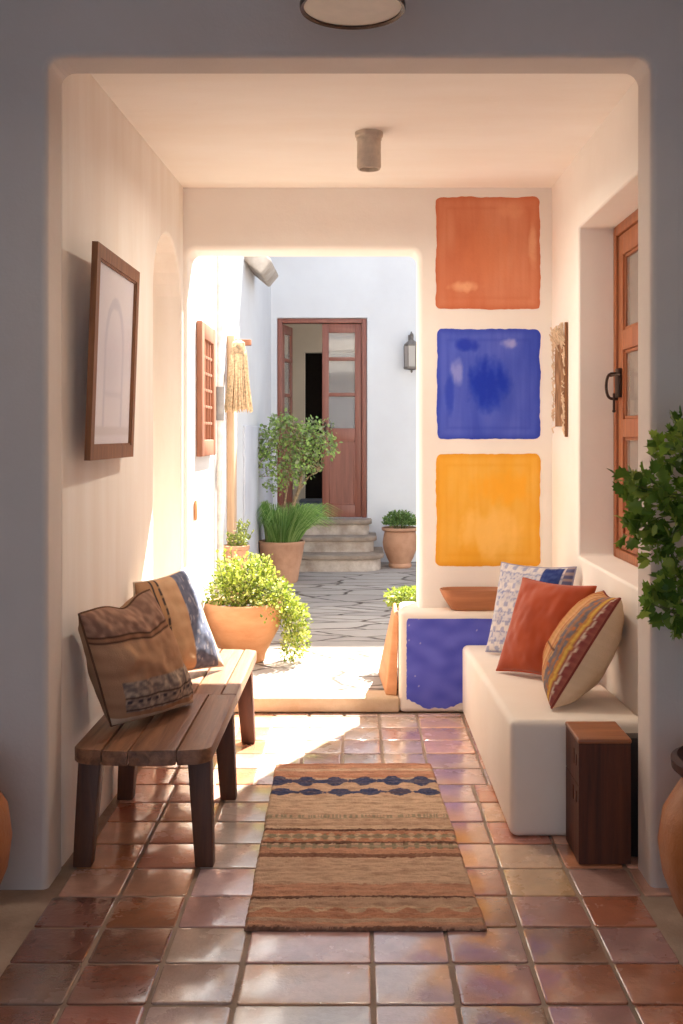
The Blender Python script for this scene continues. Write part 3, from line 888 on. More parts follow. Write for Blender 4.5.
# ------------------------------------------------------------------ left courtyard wall fittings
def lattice():
    t = thing('lattice_shutter', 'wooden lattice shutter on the sunlit left courtyard wall', 'shutter', (-.95, 6.8, 1.36))
    y0, y1, z0, z1 = 6.50, 7.14, 1.37, 2.19
    bm = bmesh.new()
    a, b = -.974, -.938
    box(bm, (a, y0, z0), (b, y0 + .11, z1), .006); box(bm, (a, y1 - .11, z0), (b, y1, z1), .006)
    box(bm, (a, y0 + .11, z0), (b, y1 - .11, z0 + .10), .006); box(bm, (a, y0 + .11, z1 - .10), (b, y1 - .11, z1), .006)
    P('frame', bm, M['lattice_wood'], t)
    bm = bmesh.new()
    for k in range(1, 4):
        y = y0 + .11 + (y1 - y0 - .22) * k / 4
        box(bm, (-.962, y - .009, z0 + .1), (-.946, y + .009, z1 - .1), .003)
    for k in range(1, 6):
        z = z0 + .1 + (z1 - z0 - .2) * k / 6
        box(bm, (-.964, y0 + .11, z - .009), (-.948, y1 - .11, z + .009), .003)
    P('lattice', bm, M['lattice_wood'], t)
    bm = bmesh.new(); box(bm, (-.974, y0 + .1, z0 + .1), (-.966, y1 - .1, z1 - .1))
    P('backing', bm, wood('shutter_backing_wood', rgb(196, 160, 136), rgb(214, 182, 158), 'z', .7), t)
lattice()
def downpipe():
    t = thing('downpipe', 'white vertical downpipe with grey sleeve on left courtyard wall', 'pipe', (-.945, 7.4, .08))
    bm = bmesh.new(); tube(bm, [(-.947, 7.4, .08), (-.947, 7.4, 4.3)], .024, 16)
    P('pipe', bm, M['pipe'], t)
    bm = bmesh.new(); tube(bm, [(-.945, 7.4, 1.60), (-.945, 7.4, 1.83)], .03, 16)
    P('sleeve', bm, M['pipe_grey'], t)
downpipe()
def straw_shade():
    t = thing('wooden_post', 'pale wooden post standing against left courtyard wall behind downpipe', 'post', (-.94, 8.2, .08))
    bm = bmesh.new(); box(bm, (-.974, 8.02, .08), (-.92, 8.20, 2.24), .006)
    P('post', bm, M['post_wood'], t)
    bm = bmesh.new(); box(bm, (-.92, 8.06, 2.17), (-.80, 8.12, 2.215), .005); box(bm, (-.88, 7.9, 2.17), (-.855, 8.06, 2.2), .004)
    P('arm', bm, M['lattice_wood'], t)
    c = (-.868, 7.84, 1.69)
    s = thing('lampshade', 'fringed straw lampshade hanging on left courtyard wall', 'lampshade', c)
    bm = bmesh.new(); n = 72
    prof = [(.045, .475), (.05, .45), (.075, .42), (.08, .37), (.085, .33), (.092, .2), (.108, .08), (.128, .0)]
    lathe(bm, prof, c, n)
    for v in bm.verts:
        a = math.atan2(v.co.y - c[1], v.co.x - c[0])
        k = 1 + .06 * math.sin(a * 24) * (1 - (v.co.z - c[2]) / .6)
        v.co.x = c[0] + (v.co.x - c[0]) * k * .78; v.co.y = c[1] + (v.co.y - c[1]) * k
        if v.co.z < c[2] + .01: v.co.z += .02 * nz(a * 9, 2.0)
    bmesh.ops.solidify(bm, geom=list(bm.faces), thickness=.006)
    P('straw_skirt', bm, M['raffia'], s)
    bm = bmesh.new(); rn = random.Random(5)
    for k in range(90):
        a = rn.uniform(0, 2 * PI); r0 = rn.uniform(.08, .09)
        ca, sa = math.cos(a) * .75, math.sin(a)
        tube(bm, [(c[0] + .08 * ca, c[1] + .08 * sa, c[2] + .39), (c[0] + .1 * ca, c[1] + .1 * sa, c[2] + .2), (c[0] + rn.uniform(.125, .14) * ca, c[1] + rn.uniform(.125, .14) * sa, c[2] - rn.uniform(0, .03))], .003, 4)
    P('fringe', bm, M['raffia'], s)
    bm = bmesh.new(); tube(bm, [(c[0], c[1], c[2] + .45), (c[0], c[1] + .05, c[2] + .50), (c[0], 8.03, 2.19)], .006, 6)
    lathe(bm, [(0, .44), (.048, .44), (.048, .48), (.02, .495), (0, .495)], c, 20)
    P('hook', bm, M['raffia'], s)
straw_shade()
bm = bmesh.new(); lathe(bm, [(0, 0), (.02, .002), (.03, .03), (.03, .09), (.02, .12), (0, .122)], (0, 0, 0), 20, 1.0, .35)
bmesh.ops.transform(bm, matrix=Matrix.Rotation(PI / 2, 4, 'Z'), verts=bm.verts)
bmesh.ops.translate(bm, verts=bm.verts, vec=(-.965, 6.42, .99))
solo('wall_plaque', bm, M['terracotta'], (-.965, 6.42, .99), 'small oval clay plaque low on the sunlit left courtyard wall', 'plaque')

# ------------------------------------------------------------------ wooden bench (left)
def bench():
    t = thing('wooden_bench', 'weathered dark wooden plank bench along the left wall', 'bench', (-.735, 4.57, 0))
    x0, x1, y0, y1, zt, th = -.986, -.505, 3.69, 5.46, .42, .052
    xc, hw = (x0 + x1) / 2, (x1 - x0) / 2
    def yend(x, sgn):
        u = (x - xc) / hw
        rr = .03 * u * u + .035 * max(0, (abs(u) - .82) / .18) ** 2.4
        return (y0 + rr) if sgn < 0 else (y1 - rr)
    bm = bmesh.new()
    def plank(xa, xb, ya, yb, dz=0.0):
        ng = 8
        xs = [xa + (xb - xa) * k / ng for k in range(ng + 1)]
        poly = [(x, yend(x, -1) if ya is None else ya + .004 * nz(x * 30, ya)) for x in xs]
        poly += [(x, yend(x, 1) if yb is None else yb + .004 * nz(x * 30, yb)) for x in reversed(xs)]
        prism(bm, poly, 'z', zt - th + .0, zt + dz, .005, 2)
    cuts = [0, .22, .415, .755, 1.0]
    for a, b, dz in zip(cuts, cuts[1:], (0, -.002, .001, -.001)):
        plank(x0 + (x1 - x0) * a + .002, x0 + (x1 - x0) * b - .002, None, 4.50, dz)
    cuts = [0, .30, .62, .86, 1.0]
    for a, b, dz in zip(cuts, cuts[1:], (-.001, .001, -.002, .0)):
        plank(x0 + (x1 - x0) * a + .002, x0 + (x1 - x0) * b - .002, 4.505, None, dz)
    P('seat', bm, M['bench_top'], t)
    bm = bmesh.new()
    for x in (x0 + .09, x1 - .09): box(bm, (x - .025, y0 + .12, zt - th - .03), (x + .025, y1 - .12, zt - th + .001), .004)
    P('seat_rail', bm, M['bench_leg'], t)
    for y in (3.80, 4.46, 5.24):
        for s in (-1, 1):
            tx = xc + s * (hw - .05); bx = xc + s * (hw - .028)
            oy = -.03 if y < 4 else (.03 if y > 5 else 0)
            bm = bmesh.new()
            w, d = .036, .032
            v = []
            for (cx, cy, z, ww) in ((bx, y + oy, 0.0, .9), (tx, y, zt - th - .001, 1.12)):
                for (a, b) in ((-1, -1), (1, -1), (1, 1), (-1, 1)): v.append((cx + a * w * ww, cy + b * d * ww, z))
            hexa(bm, v, .006, 2)
            P('leg', bm, M['bench_leg'], t)
bench()

# ------------------------------------------------------------------ side box
def side_box():
    t = thing('side_stool', 'tall dark reddish wooden block stool beside the plaster bench', 'stool', (.861, 3.865, 0))
    x0, x1, y0, y1, h = .770, .952, 3.768, 4.0, .44
    o = cut_mesh(B((x0, y0, .003), (x1, y1, h - .018)), [B((x0 - .01, 3.80, .335), (x0 + .03, 3.816, .375)), B((x0 - .01, 3.84, .33), (x0 + .03, 3.856, .385)),
                 B((x0 - .01, 3.80, .205), (x0 + .03, 3.816, .245)), B((x0 - .01, 3.85, .20), (x0 + .03, 3.87, .25)), B((x0 - .01, y0 - .1, .272), (x0 + .002, y1 + .1, .276))], .004, 2, 'body')
    o.data.transform(Matrix.Translation(-Vector(t.location))); o.parent = t
    o.data.materials.clear(); o.data.materials.append(M['box_wood'])
    for p in o.data.polygons: p.material_index = 0
    bm = bmesh.new(); box(bm, (x0 - .003, y0 - .003, h - .018), (x1 + .003, y1 + .003, h), .006, 3)
    P('top', bm, M['box_top'], t)
    bm = bmesh.new(); box(bm, (x1 + .004, 3.83, .003), (1.03, 3.90, .425), .004)
    P('back_panel', bm, M['dark_wood'], t)
side_box()

# ------------------------------------------------------------------ bowl on the ledge
def bowl():
    c = (.635, 5.935, .541)
    bm = bmesh.new()
    def ring(hx, hy, z, n=40, p=3.2):
        r = []
        for i in range(n):
            a = 2 * PI * i / n
            ca, sa = math.cos(a), math.sin(a)
            r.append(bm.verts.new((c[0] + hx * math.copysign(abs(ca) ** (2 / p), ca), c[1] + hy * math.copysign(abs(sa) ** (2 / p), sa), c[2] + z)))
        return r
    rs = [ring(.115, .05, 0), ring(.125, .056, .004), ring(.165, .078, .065), ring(.186, .088, .108), ring(.182, .085, .114), ring(.172, .078, .108), ring(.15, .065, .06), ring(.11, .045, .018)]
    for A, Bq in zip(rs, rs[1:]):
        n = len(A)
        for i in range(n): bm.faces.new((A[i], A[(i + 1) % n], Bq[(i + 1) % n], Bq[i]))
    bm.faces.new(rs[0][::-1]); bm.faces.new(rs[-1])
    solo('wooden_bowl', bm, M['bowl_wood'], c, 'oblong carved wooden bowl on the plaster ledge behind the blue pillow', 'bowl', smooth=50)
bowl()

# ------------------------------------------------------------------ terracotta slab leaning on ledge end
bm = bmesh.new()
hexa(bm, [(.150, 5.90, .08), (.212, 5.875, .08), (.21, 6.4, .08), (.118, 6.42, .08),
          (.196, 5.91, .515), (.221, 5.89, .515), (.221, 6.25, .53), (.204, 6.25, .53)], .008, 3)
solo('clay_slab', bm, M['terracotta'], (.17, 6.1, .08), 'orange clay slab leaning against the left end of the blue ledge', 'clay slab')

# ------------------------------------------------------------------ rug
def rug():
    TL, TR, BR, BL = Vector((-.372, 4.885)), Vector((.332, 4.895)), Vector((.389, 3.262)), Vector((-.344, 3.262))
    nu, nv = 230, 520
    bm = bmesh.new(); g = {}
    for j in range(nv + 1):
        v = j / nv
        for i in range(nu + 1):
            u = i / nu
            p = (BL * (1 - u) + BR * u) * (1 - v) + (TL * (1 - u) + TR * u) * v
            ex = .006 * nz(v * 9, 2.0 if u < .5 else 5.0) + .003 * nz(v * 60, 2.0 if u < .5 else 5.0)
            p.x += ex * (abs(u - .5) * 2) ** 4
            p.y += .008 * nz(u * 5, 7.0 if v < .5 else 9.0) * (abs(v - .5) * 2) ** 6
            e = min(u / .012, (1 - u) / .012, v / .006, (1 - v) / .006, 1)
            z = .003 + .009 * math.sqrt(max(0, e)) + .0022 * nz(p.x * 11, p.y * 34) + .0015 * nz(p.x * 50, p.y * 140)
            z += .0014 * math.sin(v * 260 + 2 * nz(p.x * 5, p.y * 3)) + .004 * nz(p.x * 3.2, p.y * 6.5, 4.0) * min(1, e) + .0012 * nz(p.x * 90, p.y * 90)
            z = z + .002
            g[i, j] = bm.verts.new((p.x, p.y, max(z, .002)))
    for j in range(nv):
        for i in range(nu): bm.faces.new((g[i, j], g[i + 1, j], g[i + 1, j + 1], g[i, j + 1]))
    b = [e for e in bm.edges if e.is_boundary]
    r = bmesh.ops.extrude_edge_only(bm, edges=b)
    for x in r['geom']:
        if isinstance(x, bmesh.types.BMVert): x.co.z = .0015
    o = solo('striped_rug', bm, M['rug'], (0.0, 4.07, 0.0), 'striped woven rug with blue diamonds lying on the tile floor', 'rug', smooth=60)
    beige, pale, salm, rust = rgb(208, 170, 138), rgb(218, 186, 152), rgb(196, 124, 92), rgb(176, 92, 62)
    brown, dk, blue, green, tan = rgb(126, 84, 66), rgb(88, 56, 46), rgb(60, 66, 92), rgb(122, 122, 96), rgb(182, 142, 114)
    # bands: distance of the band's upper edge below the horizon, as floor depth
    ys = [(766, rust), (768.5, salm), (772, pale), (774, salm), (779, rust), (781, beige), (798.5, pale), (818, green), (822, beige), (826, tan), (829, pale), (832, dk), (834.5, salm), (845, dk), (847, beige), (848.5, green), (851, salm),
          (857, brown), (861, beige), (888, salm), (900, dk), (902.5, tan), (912, salm), (922, tan), (926, salm), (931, brown)]
    light = rgb(240, 220, 200)
    ys = [(y, mixc(mixc(c, beige, .06 if c in (dk, brown) else .24), light, .05 if c in (dk, brown) else .22)) for y, c in ys]
    beige = mixc(beige, light, .24)
    blue = rgb(62, 72, 108); salm = mixc(salm, beige, .3); green = mixc(green, beige, .3)
    bands = [((1620 / (y - 435)), c) for y, c in ys]
    def dia(u, d, d0, d1, per, ph, sz=1.0):
        m = (d - d0) / (d1 - d0)
        if not 0 <= m <= 1: return False
        uu = (u * per + ph) % 1.0
        return abs(m - .5) * 2 < sz * (1.12 - abs(uu - .5) * 2.2) + .12 * nz(u * 90, d * 2.0)
    def f(i, co):
        x = co.x; d = co.y + 4.07
        d += .007 * nz(x * 7, d * 9) + .006 * nz(x * 40, d * 30) + .004 * nz(x * 110, d * 60)
        u = (x + .37) / .74
        c = beige
        for yb, cc in bands:
            if d <= yb: c = cc
        yy = 435 + 1620 / d
        if 779.5 < yy < 790 and (dia(u, yy, 779.5, 789, 6.0, .3) or (783 < yy < 786 and nz(x * 60, 4) > -.1)): c = blue
        if 791 < yy < 799 and (dia(u, yy, 791, 799, 6.0, .1) or (794 < yy < 796.5 and nz(x * 60, 8) > -.1)): c = blue
        if 835 < yy < 845:
            c = pale if dia(u, yy, 835, 845, 15, 0, .7) else salm
            if dia(u, yy, 836, 844, 15, .5, .6): c = green
        if 847 < yy < 852 and ((u * 18) % 1) < .4: c = green
        if 818 < yy < 821 and nz(x * 90, 3) > 0: c = beige
        if 904 < yy < 922:
            w = 913 + 2.2 * math.sin(u * 42) + 1.5 * nz(x * 20, 1)
            if abs(yy - w) < 1.4: c = pale
            elif yy > w: c = salm
        k = .5 + .9 * nz(x * 22, d * 90, 2.0)
        c = mixc(c, mixc(c, dk, .34), max(0, k - .3))
        c = mixc(c, mixc(c, brown, .3), max(0, nz(x * 9, d * 40, 5.0) * 1.5))
        c = mixc(c, beige, max(0, .5 * nz(x * 70, d * 120, 11.0)))
        c = mixc(c, pale, .22 * max(0, nz(x * 6, d * 60, 7.0) + .2))
        return c
    setcol(o, f)
rug()

# ------------------------------------------------------------------ pillows
def pillow(name, label, root_loc, C, T, ffront, fback, mat, pipe=None, group=None, sag=0.0, chop=0.0, N_=72, wr=1.0, pinch=.07, seed=0.0):
    """C: corners bl, br, tr, tl in world space; front side faces (br-bl) x (tl-bl)"""
    bl, br, tr, tl = [Vector(c) for c in C]
    n = (br - bl).cross(tl - bl).normalized()
    t = thing(name, label, 'pillow', root_loc, group)
    def pt(u, v, side):
        a, b = 2 * u - 1, 2 * v - 1
        uu = .5 + (u - .5) * (1 - pinch * (1 - b * b)); vv = .5 + (v - .5) * (1 - pinch * (1 - a * a))
        vv -= chop * math.exp(-((u - .58) / .17) ** 2) * max(0, v) ** 3
        p = (bl * (1 - uu) + br * uu) * (1 - vv) + (tl * (1 - uu) + tr * uu) * vv
        q = max(0, (1 - a * a)) * max(0, (1 - b * b))
        h = T * (q ** .42)
        w = wr * .010 * nz(u * 4 + seed, v * 4, side + seed) * min(1, q * 3) + wr * .004 * nz(u * 12 + seed, v * 9, side * 3.0) * min(1, q * 5)
        # corner creases
        w += wr * .006 * math.sin((a * b) * 9) * (a * a * b * b) * min(1, q * 6)
        h *= (1 + sag * (-b) * .5)
        return p + n * side * (h + w)
    for side, nm, fn in ((1, 'front_panel', ffront), (-1, 'back_panel', fback)):
        bm = bmesh.new(); g = {}; uvs = []
        for j in range(N_ + 1):
            for i in range(N_ + 1):
                # denser near edges
                u = .5 - .5 * math.cos(PI * i / N_); v = .5 - .5 * math.cos(PI * j / N_)
                u = .55 * u + .45 * i / N_; v = .55 * v + .45 * j / N_
                g[i, j] = bm.verts.new(pt(u, v, side)); uvs.append((u, v))
        for j in range(N_):
            for i in range(N_):
                q = (g[i, j], g[i + 1, j], g[i + 1, j + 1], g[i, j + 1])
                bm.faces.new(q if side > 0 else q[::-1])
        o = P(nm, bm, mat, t, smooth=80, normals=False)
        setcol(o, lambda i, co: fn(*uvs[i]))
    if pipe is not None:
        bm = bmesh.new(); pts = []
        K = 26
        for k in range(K): pts.append(pt(k / K, 0, 0))
        for k in range(K): pts.append(pt(1, k / K, 0))
        for k in range(K): pts.append(pt(1 - k / K, 1, 0))
        for k in range(K): pts.append(pt(0, 1 - k / K, 0))
        tube(bm, pts, .0045, 6, closed=True)
        o = P('piping', bm, mat, t, smooth=80)
        setcol(o, lambda i, co: pipe)
    return t

def pf_brown(u, v):
    c = mixc(rgb(192, 150, 116), rgb(170, 128, 98), .5 + nz(u * 3, v * 14, 1))
    if v < .07: c = rgb(214, 192, 166)
    elif .12 < v < .40 and .08 < u < .97:
        p = nz(u * 26, v * 26, 4)
        c = mixc(rgb(132, 116, 108), rgb(190, 168, 146), .5 + 1.6 * p)
        if abs(v - .26) < .006 or abs(v - .14) < .006 or abs(v - .38) < .006: c = rgb(84, 66, 58)
        if .2 < v < .23 and math.sin(u * 70) > 0: c = rgb(80, 74, 78)
    elif v > .80:
        c = mixc(rgb(136, 102, 86), rgb(172, 134, 112), .5 + 1.4 * nz(u * 20, v * 20, 6))
    elif .735 < v < .75 or .785 < v < .80: c = rgb(84, 56, 44)
    elif v > .75: c = rgb(160, 116, 88)
    return c
def pb_brown(u, v): return mixc(rgb(172, 140, 112), rgb(150, 118, 92), .5 + nz(u * 6, v * 6))
# left bench pillows: bl, br, tr, tl as seen (front faces the room)
pillow('pillow', 'brown embroidered pillow at near end of the wooden bench', (-.80, 4.05, .425),
       [(-.905, 3.96, .434), (-.665, 4.33, .430), (-.81, 4.19, .900), (-.985, 3.81, .868)], .13, pf_brown, pb_brown, M['textile'], rgb(110, 80, 62), 'pillows on the wooden bench', sag=.25, wr=2.2, chop=.07, pinch=.015, seed=2.0)
def pf_bluetan(u, v):
    c = rgb(192, 156, 122)
    if u < .20: c = mixc(rgb(178, 138, 104), rgb(150, 112, 84), .5 + nz(u * 8, v * 9))
    elif u < .235: c = rgb(64, 54, 54)
    elif u < .30: c = rgb(176, 134, 96)
    elif u < .335: c = rgb(70, 60, 60) if math.sin(v * 60) > -.7 else rgb(150, 120, 90)
    elif u < .62: c = mixc(rgb(204, 166, 130), rgb(188, 148, 112), .5 + nz(u * 5, v * 12, 3))
    elif u < .92:
        c = mixc(rgb(92, 96, 116), rgb(118, 122, 140), .5 + nz(u * 20, v * 20, 4))
        if nz(u * 34, v * 12, 9) > .34: c = rgb(158, 154, 160)
    else: c = rgb(196, 176, 156)
    return c
pillow('pillow', 'tan and slate blue striped pillow at far part of the wooden bench', (-.80, 4.85, .425),
       [(-.945, 4.58, .438), (-.62, 4.98, .436), (-.81, 5.08, .875), (-.972, 4.68, .86)], .085, pf_bluetan, lambda u, v: rgb(224, 214, 200), M['textile'], rgb(200, 184, 164), 'pillows on the wooden bench', sag=.2, seed=8.0)

def pf_orange(u, v): return mixc(rgb(168, 70, 30), rgb(156, 60, 24), .5 + nz(u * 4, v * 4))
def pf_bluewhite(u, v):
    c = rgb(212, 204, 196)
    cell = math.sin(u * 44) * math.sin(v * 44)
    row = int(v * 9)
    if row % 2: c = mixc(c, rgb(124, 130, 166), .25 + .75 * max(0, nz(u * 30, v * 34, 2) * 2))
    else: c = mixc(c, rgb(124, 130, 166), .7 if (cell > .25) else .1 + .5 * max(0, nz(u * 40, v * 20, 7)))
    if abs((v * 9) % 1) < .12: c = mixc(rgb(112, 118, 158), rgb(190, 186, 188), .5 + nz(u * 60, v * 20))
    if .74 < v < .985 and .66 < u < .90: c = mixc(rgb(42, 56, 112), rgb(60, 76, 130), .5 + nz(u * 30, v * 30))
    if u > .92: c = rgb(156, 140, 140) if math.sin(v * 90) > 0 else rgb(94, 96, 130)
    return c
def pf_stripe(u, v):
    """u = 1 at near seam"""
    w = 1 - (1 - u) ** .62 + .012 * nz(u * 5, v * 8) + .006 * math.sin(v * 50)
    s = [(.0, rgb(176, 116, 70)), (.08, rgb(204, 150, 98)), (.14, rgb(176, 108, 62)), (.2, rgb(206, 158, 106)), (.27, rgb(184, 112, 64)), (.33, rgb(198, 148, 96)),
         (.42, rgb(206, 158, 110)), (.50, rgb(184, 124, 84)), (.56, rgb(200, 152, 104)), (.62, rgb(128, 116, 116)), (.69, rgb(168, 120, 92)), (.74, rgb(124, 114, 114)), (.79, rgb(198, 136, 74)), (.83, rgb(220, 178, 84)), (.865, rgb(196, 138, 74)),
         (.885, rgb(148, 80, 72)), (.905, rgb(226, 206, 182)), (.93, rgb(140, 70, 68)), (.975, rgb(160, 96, 80))]
    c = s[0][1]
    for a, cc in s:
        if w >= a: c = cc
    if .58 < w < .80:
        c = mixc(c, rgb(84, 84, 104), .7 * max(0, nz(u * 26, v * 14, 5) + .15))
        if nz(u * 30, v * 22, 1) > .3: c = rgb(196, 118, 70)
    if .885 < w < .915 or w > .925: c = mixc(c, rgb(176, 106, 90), .6 * max(0, math.sin(v * 90)))
    c = mixc(c, mixc(c, rgb(90, 60, 45), .5), .4 * (.5 + .5 * math.sin(v * 230)) * .5)
    if abs(v - .37) < .006 and u < .8: c = rgb(96, 56, 44)
    return c
def pb_cream(u, v): return mixc(rgb(212, 188, 160), rgb(196, 170, 140), .5 + nz(u * 3, v * 3) + .3 * nz(u * 3, v * 30))
G = 'pillows on the plaster bench'
pillow('pillow', 'blue and white patterned pillow, farthest on the plaster bench', (.82, 5.4, .385),
       [(.655, 5.53, .392), (.975, 5.14, .405), (1.055, 5.22, .862), (.745, 5.60, .84)], .065, pf_bluewhite, lambda u, v: rgb(206, 198, 196), M['textile'], rgb(150, 148, 170), G, seed=4.0)
pillow('pillow', 'plain burnt orange pillow in the middle on the plaster bench', (.80, 4.9, .40),
       [(.640, 4.99, .412), (.925, 4.70, .424), (1.045, 4.74, .835), (.785, 5.13, .822)], .085, pf_orange, pf_orange, M['velvet'], rgb(172, 72, 32), G, seed=6.0)
pillow('pillow', 'striped kilim pillow with cream back, nearest on the plaster bench', (.85, 4.4, .42),
       [(.85, 4.60, .430), (.745, 4.16, .448), (1.025, 4.22, .862), (1.055, 4.64, .83)], .125, pf_stripe, pb_cream, M['textile'], rgb(120, 56, 48), G, sag=.15, seed=9.0)

# ------------------------------------------------------------------ pots and plants
def pot(t, c, prof, mat, seg=48, soil=None, rim=None):
    bm = bmesh.new(); lathe(bm, prof, c, seg, wob=.012)
    P('pot', bm, mat, t, smooth=50)
    if soil:
        bm = bmesh.new(); r, z = soil
        lathe(bm, [(0, z), (r * .5, z + .006), (r, z), (r, z - .02), (0, z - .02)], c, 28)
        P('soil', bm, M['soil'], t)

LEAF = {
    'oval': [(0, 0), (.22, .35), (.2, .7), (0, 1.0), (-.2, .7), (-.22, .35)],
    'round': [(0, 0), (.36, .25), (.42, .62), (.2, .95), (0, 1.0), (-.2, .95), (-.42, .62), (-.36, .25)],
    'narrow': [(0, 0), (.12, .4), (.09, .75), (0, 1.0), (-.09, .75), (-.12, .4)],
    'lobed': [(0, 0), (.18, .1), (.5, .12), (.38, .34), (.58, .52), (.32, .58), (.26, .86), (.1, .78), (0, 1.05), (-.1, .78), (-.26, .86), (-.32, .58), (-.58, .52), (-.38, .34), (-.5, .12), (-.18, .1)],
}
class Foliage:
    def __init__(s): s.bm = bmesh.new(); s.lay = s.bm.verts.layers.float_color.new('Col')
    def leaf(s, p, d, size, col, kind='oval', rn=random, curl=.18):
        d = Vector(d).normalized()
        side = d.cross(Vector((rn.uniform(-1, 1), rn.uniform(-1, 1), rn.uniform(-.2, 1))))
        if side.length < 1e-3: side = Vector((1, 0, 0))
        side.normalize(); nn = side.cross(d)
        L = LEAF[kind]
        mid = [s.bm.verts.new(Vector(p)), s.bm.verts.new(Vector(p) + d * size * .5 - nn * size * curl * .3), s.bm.verts.new(Vector(p) + d * size - nn * size * curl)]
        cl = lin(col)
        for v in mid: v[s.lay] = cl
        half = len(L) // 2
        for sgn in (1, -1):
            pts = L[1:half] if sgn > 0 else [L[-k] for k in range(1, half)]
            vs = []
            for (a, b) in pts:
                v = s.bm.verts.new(Vector(p) + side * a * size + d * b * size + nn * (abs(a) * .35 - curl * b * b) * size)
                v[s.lay] = cl; vs.append(v)
            poly = [mid[0]] + vs + [mid[2]] + [mid[1]]
            if sgn < 0: poly = poly[::-1]
            s.bm.faces.new(poly)
    def blade(s, pts, w, col):
        cl = lin(col); prev = None
        for k, p in enumerate(pts):
            p = Vector(p); f = k / (len(pts) - 1)
            d = (Vector(pts[min(k + 1, len(pts) - 1)]) - Vector(pts[max(0, k - 1)])).normalized()
            sd = d.cross(Vector((.3, 1, .1))).normalized() * w * (1 - f) ** .6
            a, b = s.bm.verts.new(p - sd), s.bm.verts.new(p + sd)
            a[s.lay] = cl; b[s.lay] = cl
            if prev: s.bm.faces.new((prev[0], prev[1], b, a))
            prev = (a, b)
    def done(s, t, name='foliage'):
        return P(name, s.bm, M['leaf'], t, smooth=60, normals=False)

def rdir(rn, up=0.0):
    a = rn.uniform(0, 2 * PI); z = rn.uniform(-1, 1)
    r = math.sqrt(1 - z * z)
    return Vector((r * math.cos(a), r * math.sin(a), z + up)).normalized()

# big terracotta pot with yellow-green trailing plant
def big_pot():
    rn = random.Random(21)
    c = (-.722, 6.80, .08)
    t = thing('potted_plant', 'yellow-green trailing plant in an orange terracotta pot past the wooden bench', 'potted plant', c)
    pot(t, c, [(0, 0), (.125, 0), (.135, .01), (.142, .05), (.178, .12), (.222, .20), (.246, .28), (.25, .33), (.243, .362), (.228, .374), (.214, .368), (.206, .34), (.20, .30), (0, .30)], M['terracotta'], soil=(.2, .325))
    F = Foliage(); stems = bmesh.new()
    cols = [rgb(160, 170, 58), rgb(178, 184, 82), rgb(132, 148, 50), rgb(188, 188, 110), rgb(104, 122, 42)]
    # mounds
    blobs = [((-.04, -.02, .40), .17), ((.08, -.02, .44), .17), ((-.12, -.03, .42), .12), ((.17, 0, .40), .14), ((.02, .05, .52), .13), ((.24, -.02, .33), .12),
             ((.30, -.02, .24), .12), ((.31, -.03, .14), .11), ((.29, -.03, .06), .09), ((.33, -.05, .30), .08), ((.16, -.14, .33), .09), ((-.10, .08, .50), .10), ((.10, .1, .58), .07)]
    for (b, r) in blobs:
        n = int(5200 * r * r * 7.0)
        for _ in range(n):
            d = rdir(rn, .1); rr = r * rn.uniform(.55, 1.08)
            p = Vector(c) + Vector(b) + d * rr
            if p.z < .09 or p.x < -.965: continue
            q = math.hypot(p.x - c[0], p.y - c[1])
            if p.z < .44 and q < .255: continue
            F.leaf(p, (d + rdir(rn) * .6), rn.uniform(.014, .028), rn.choice(cols), rn.choice(['oval', 'round', 'narrow']), rn)
    for k in range(36):
        b, r = rn.choice(blobs)
        e = Vector(c) + Vector(b) + rdir(rn, .3) * r * .8
        if e.z < .12 or e.x < -.96: continue
        s0 = Vector(c) + Vector((rn.uniform(-.1, .1), rn.uniform(-.08, .08), .33))
        m = (s0 + e) / 2 + Vector((0, 0, .08))
        if e.z < .4:
            m = Vector((c[0] + .235, c[1] - .02 + rn.uniform(-.05, .05), .50))
        tube(stems, [s0, m, e], .003, 5)
    for k in range(14):   # tall sprigs
        a = rn.uniform(0, 2 * PI)
        s0 = Vector(c) + Vector((.1 * math.cos(a), .08 * math.sin(a), .36))
        e = s0 + Vector((rn.uniform(-.08, .10), rn.uniform(-.05, .08), rn.uniform(.22, .33)))
        tube(stems, [s0, e], .0025, 4)
        for j in range(26):
            p = s0.lerp(e, rn.uniform(.3, 1))
            F.leaf(p, rdir(rn, .6), rn.uniform(.022, .034), rn.choice(cols[:4]), 'oval', rn)
    F.done(t); P('stems', stems, M['stem'], t)
big_pot()

def tall_pot():
    rn = random.Random(5)
    c = (-.872, 7.72, .08)
    t = thing('potted_plant', 'small sprigs in tall pale clay pot against the sunlit left wall', 'potted plant', c)
    pot(t, c, [(0, 0), (.07, 0), (.075, .02), (.068, .25), (.072, .42), (.088, .56), (.09, .60), (.098, .605), (.098, .63), (.088, .635), (.08, .62), (.076, .56), (0, .56)], M['terracotta_pale'], soil=(.077, .60))
    F = Foliage(); st = bmesh.new()
    for k in range(16):
        a = rn.uniform(0, 2 * PI); s0 = Vector(c) + Vector((.04 * math.cos(a), .04 * math.sin(a), .59))
        e = s0 + Vector((rn.uniform(-.02, .10), rn.uniform(-.06, .06), rn.uniform(.10, .24)))
        tube(st, [s0, e], .0022, 4)
        for j in range(20):
            p = s0.lerp(e, rn.uniform(.2, 1.0))
            if p.x < -.95: continue
            F.leaf(p, rdir(rn, .5), rn.uniform(.02, .035), rn.choice([rgb(140, 148, 62), rgb(120, 132, 52), rgb(160, 162, 84)]), 'oval', rn)
    F.done(t); P('stems', st, M['stem'], t)
tall_pot()

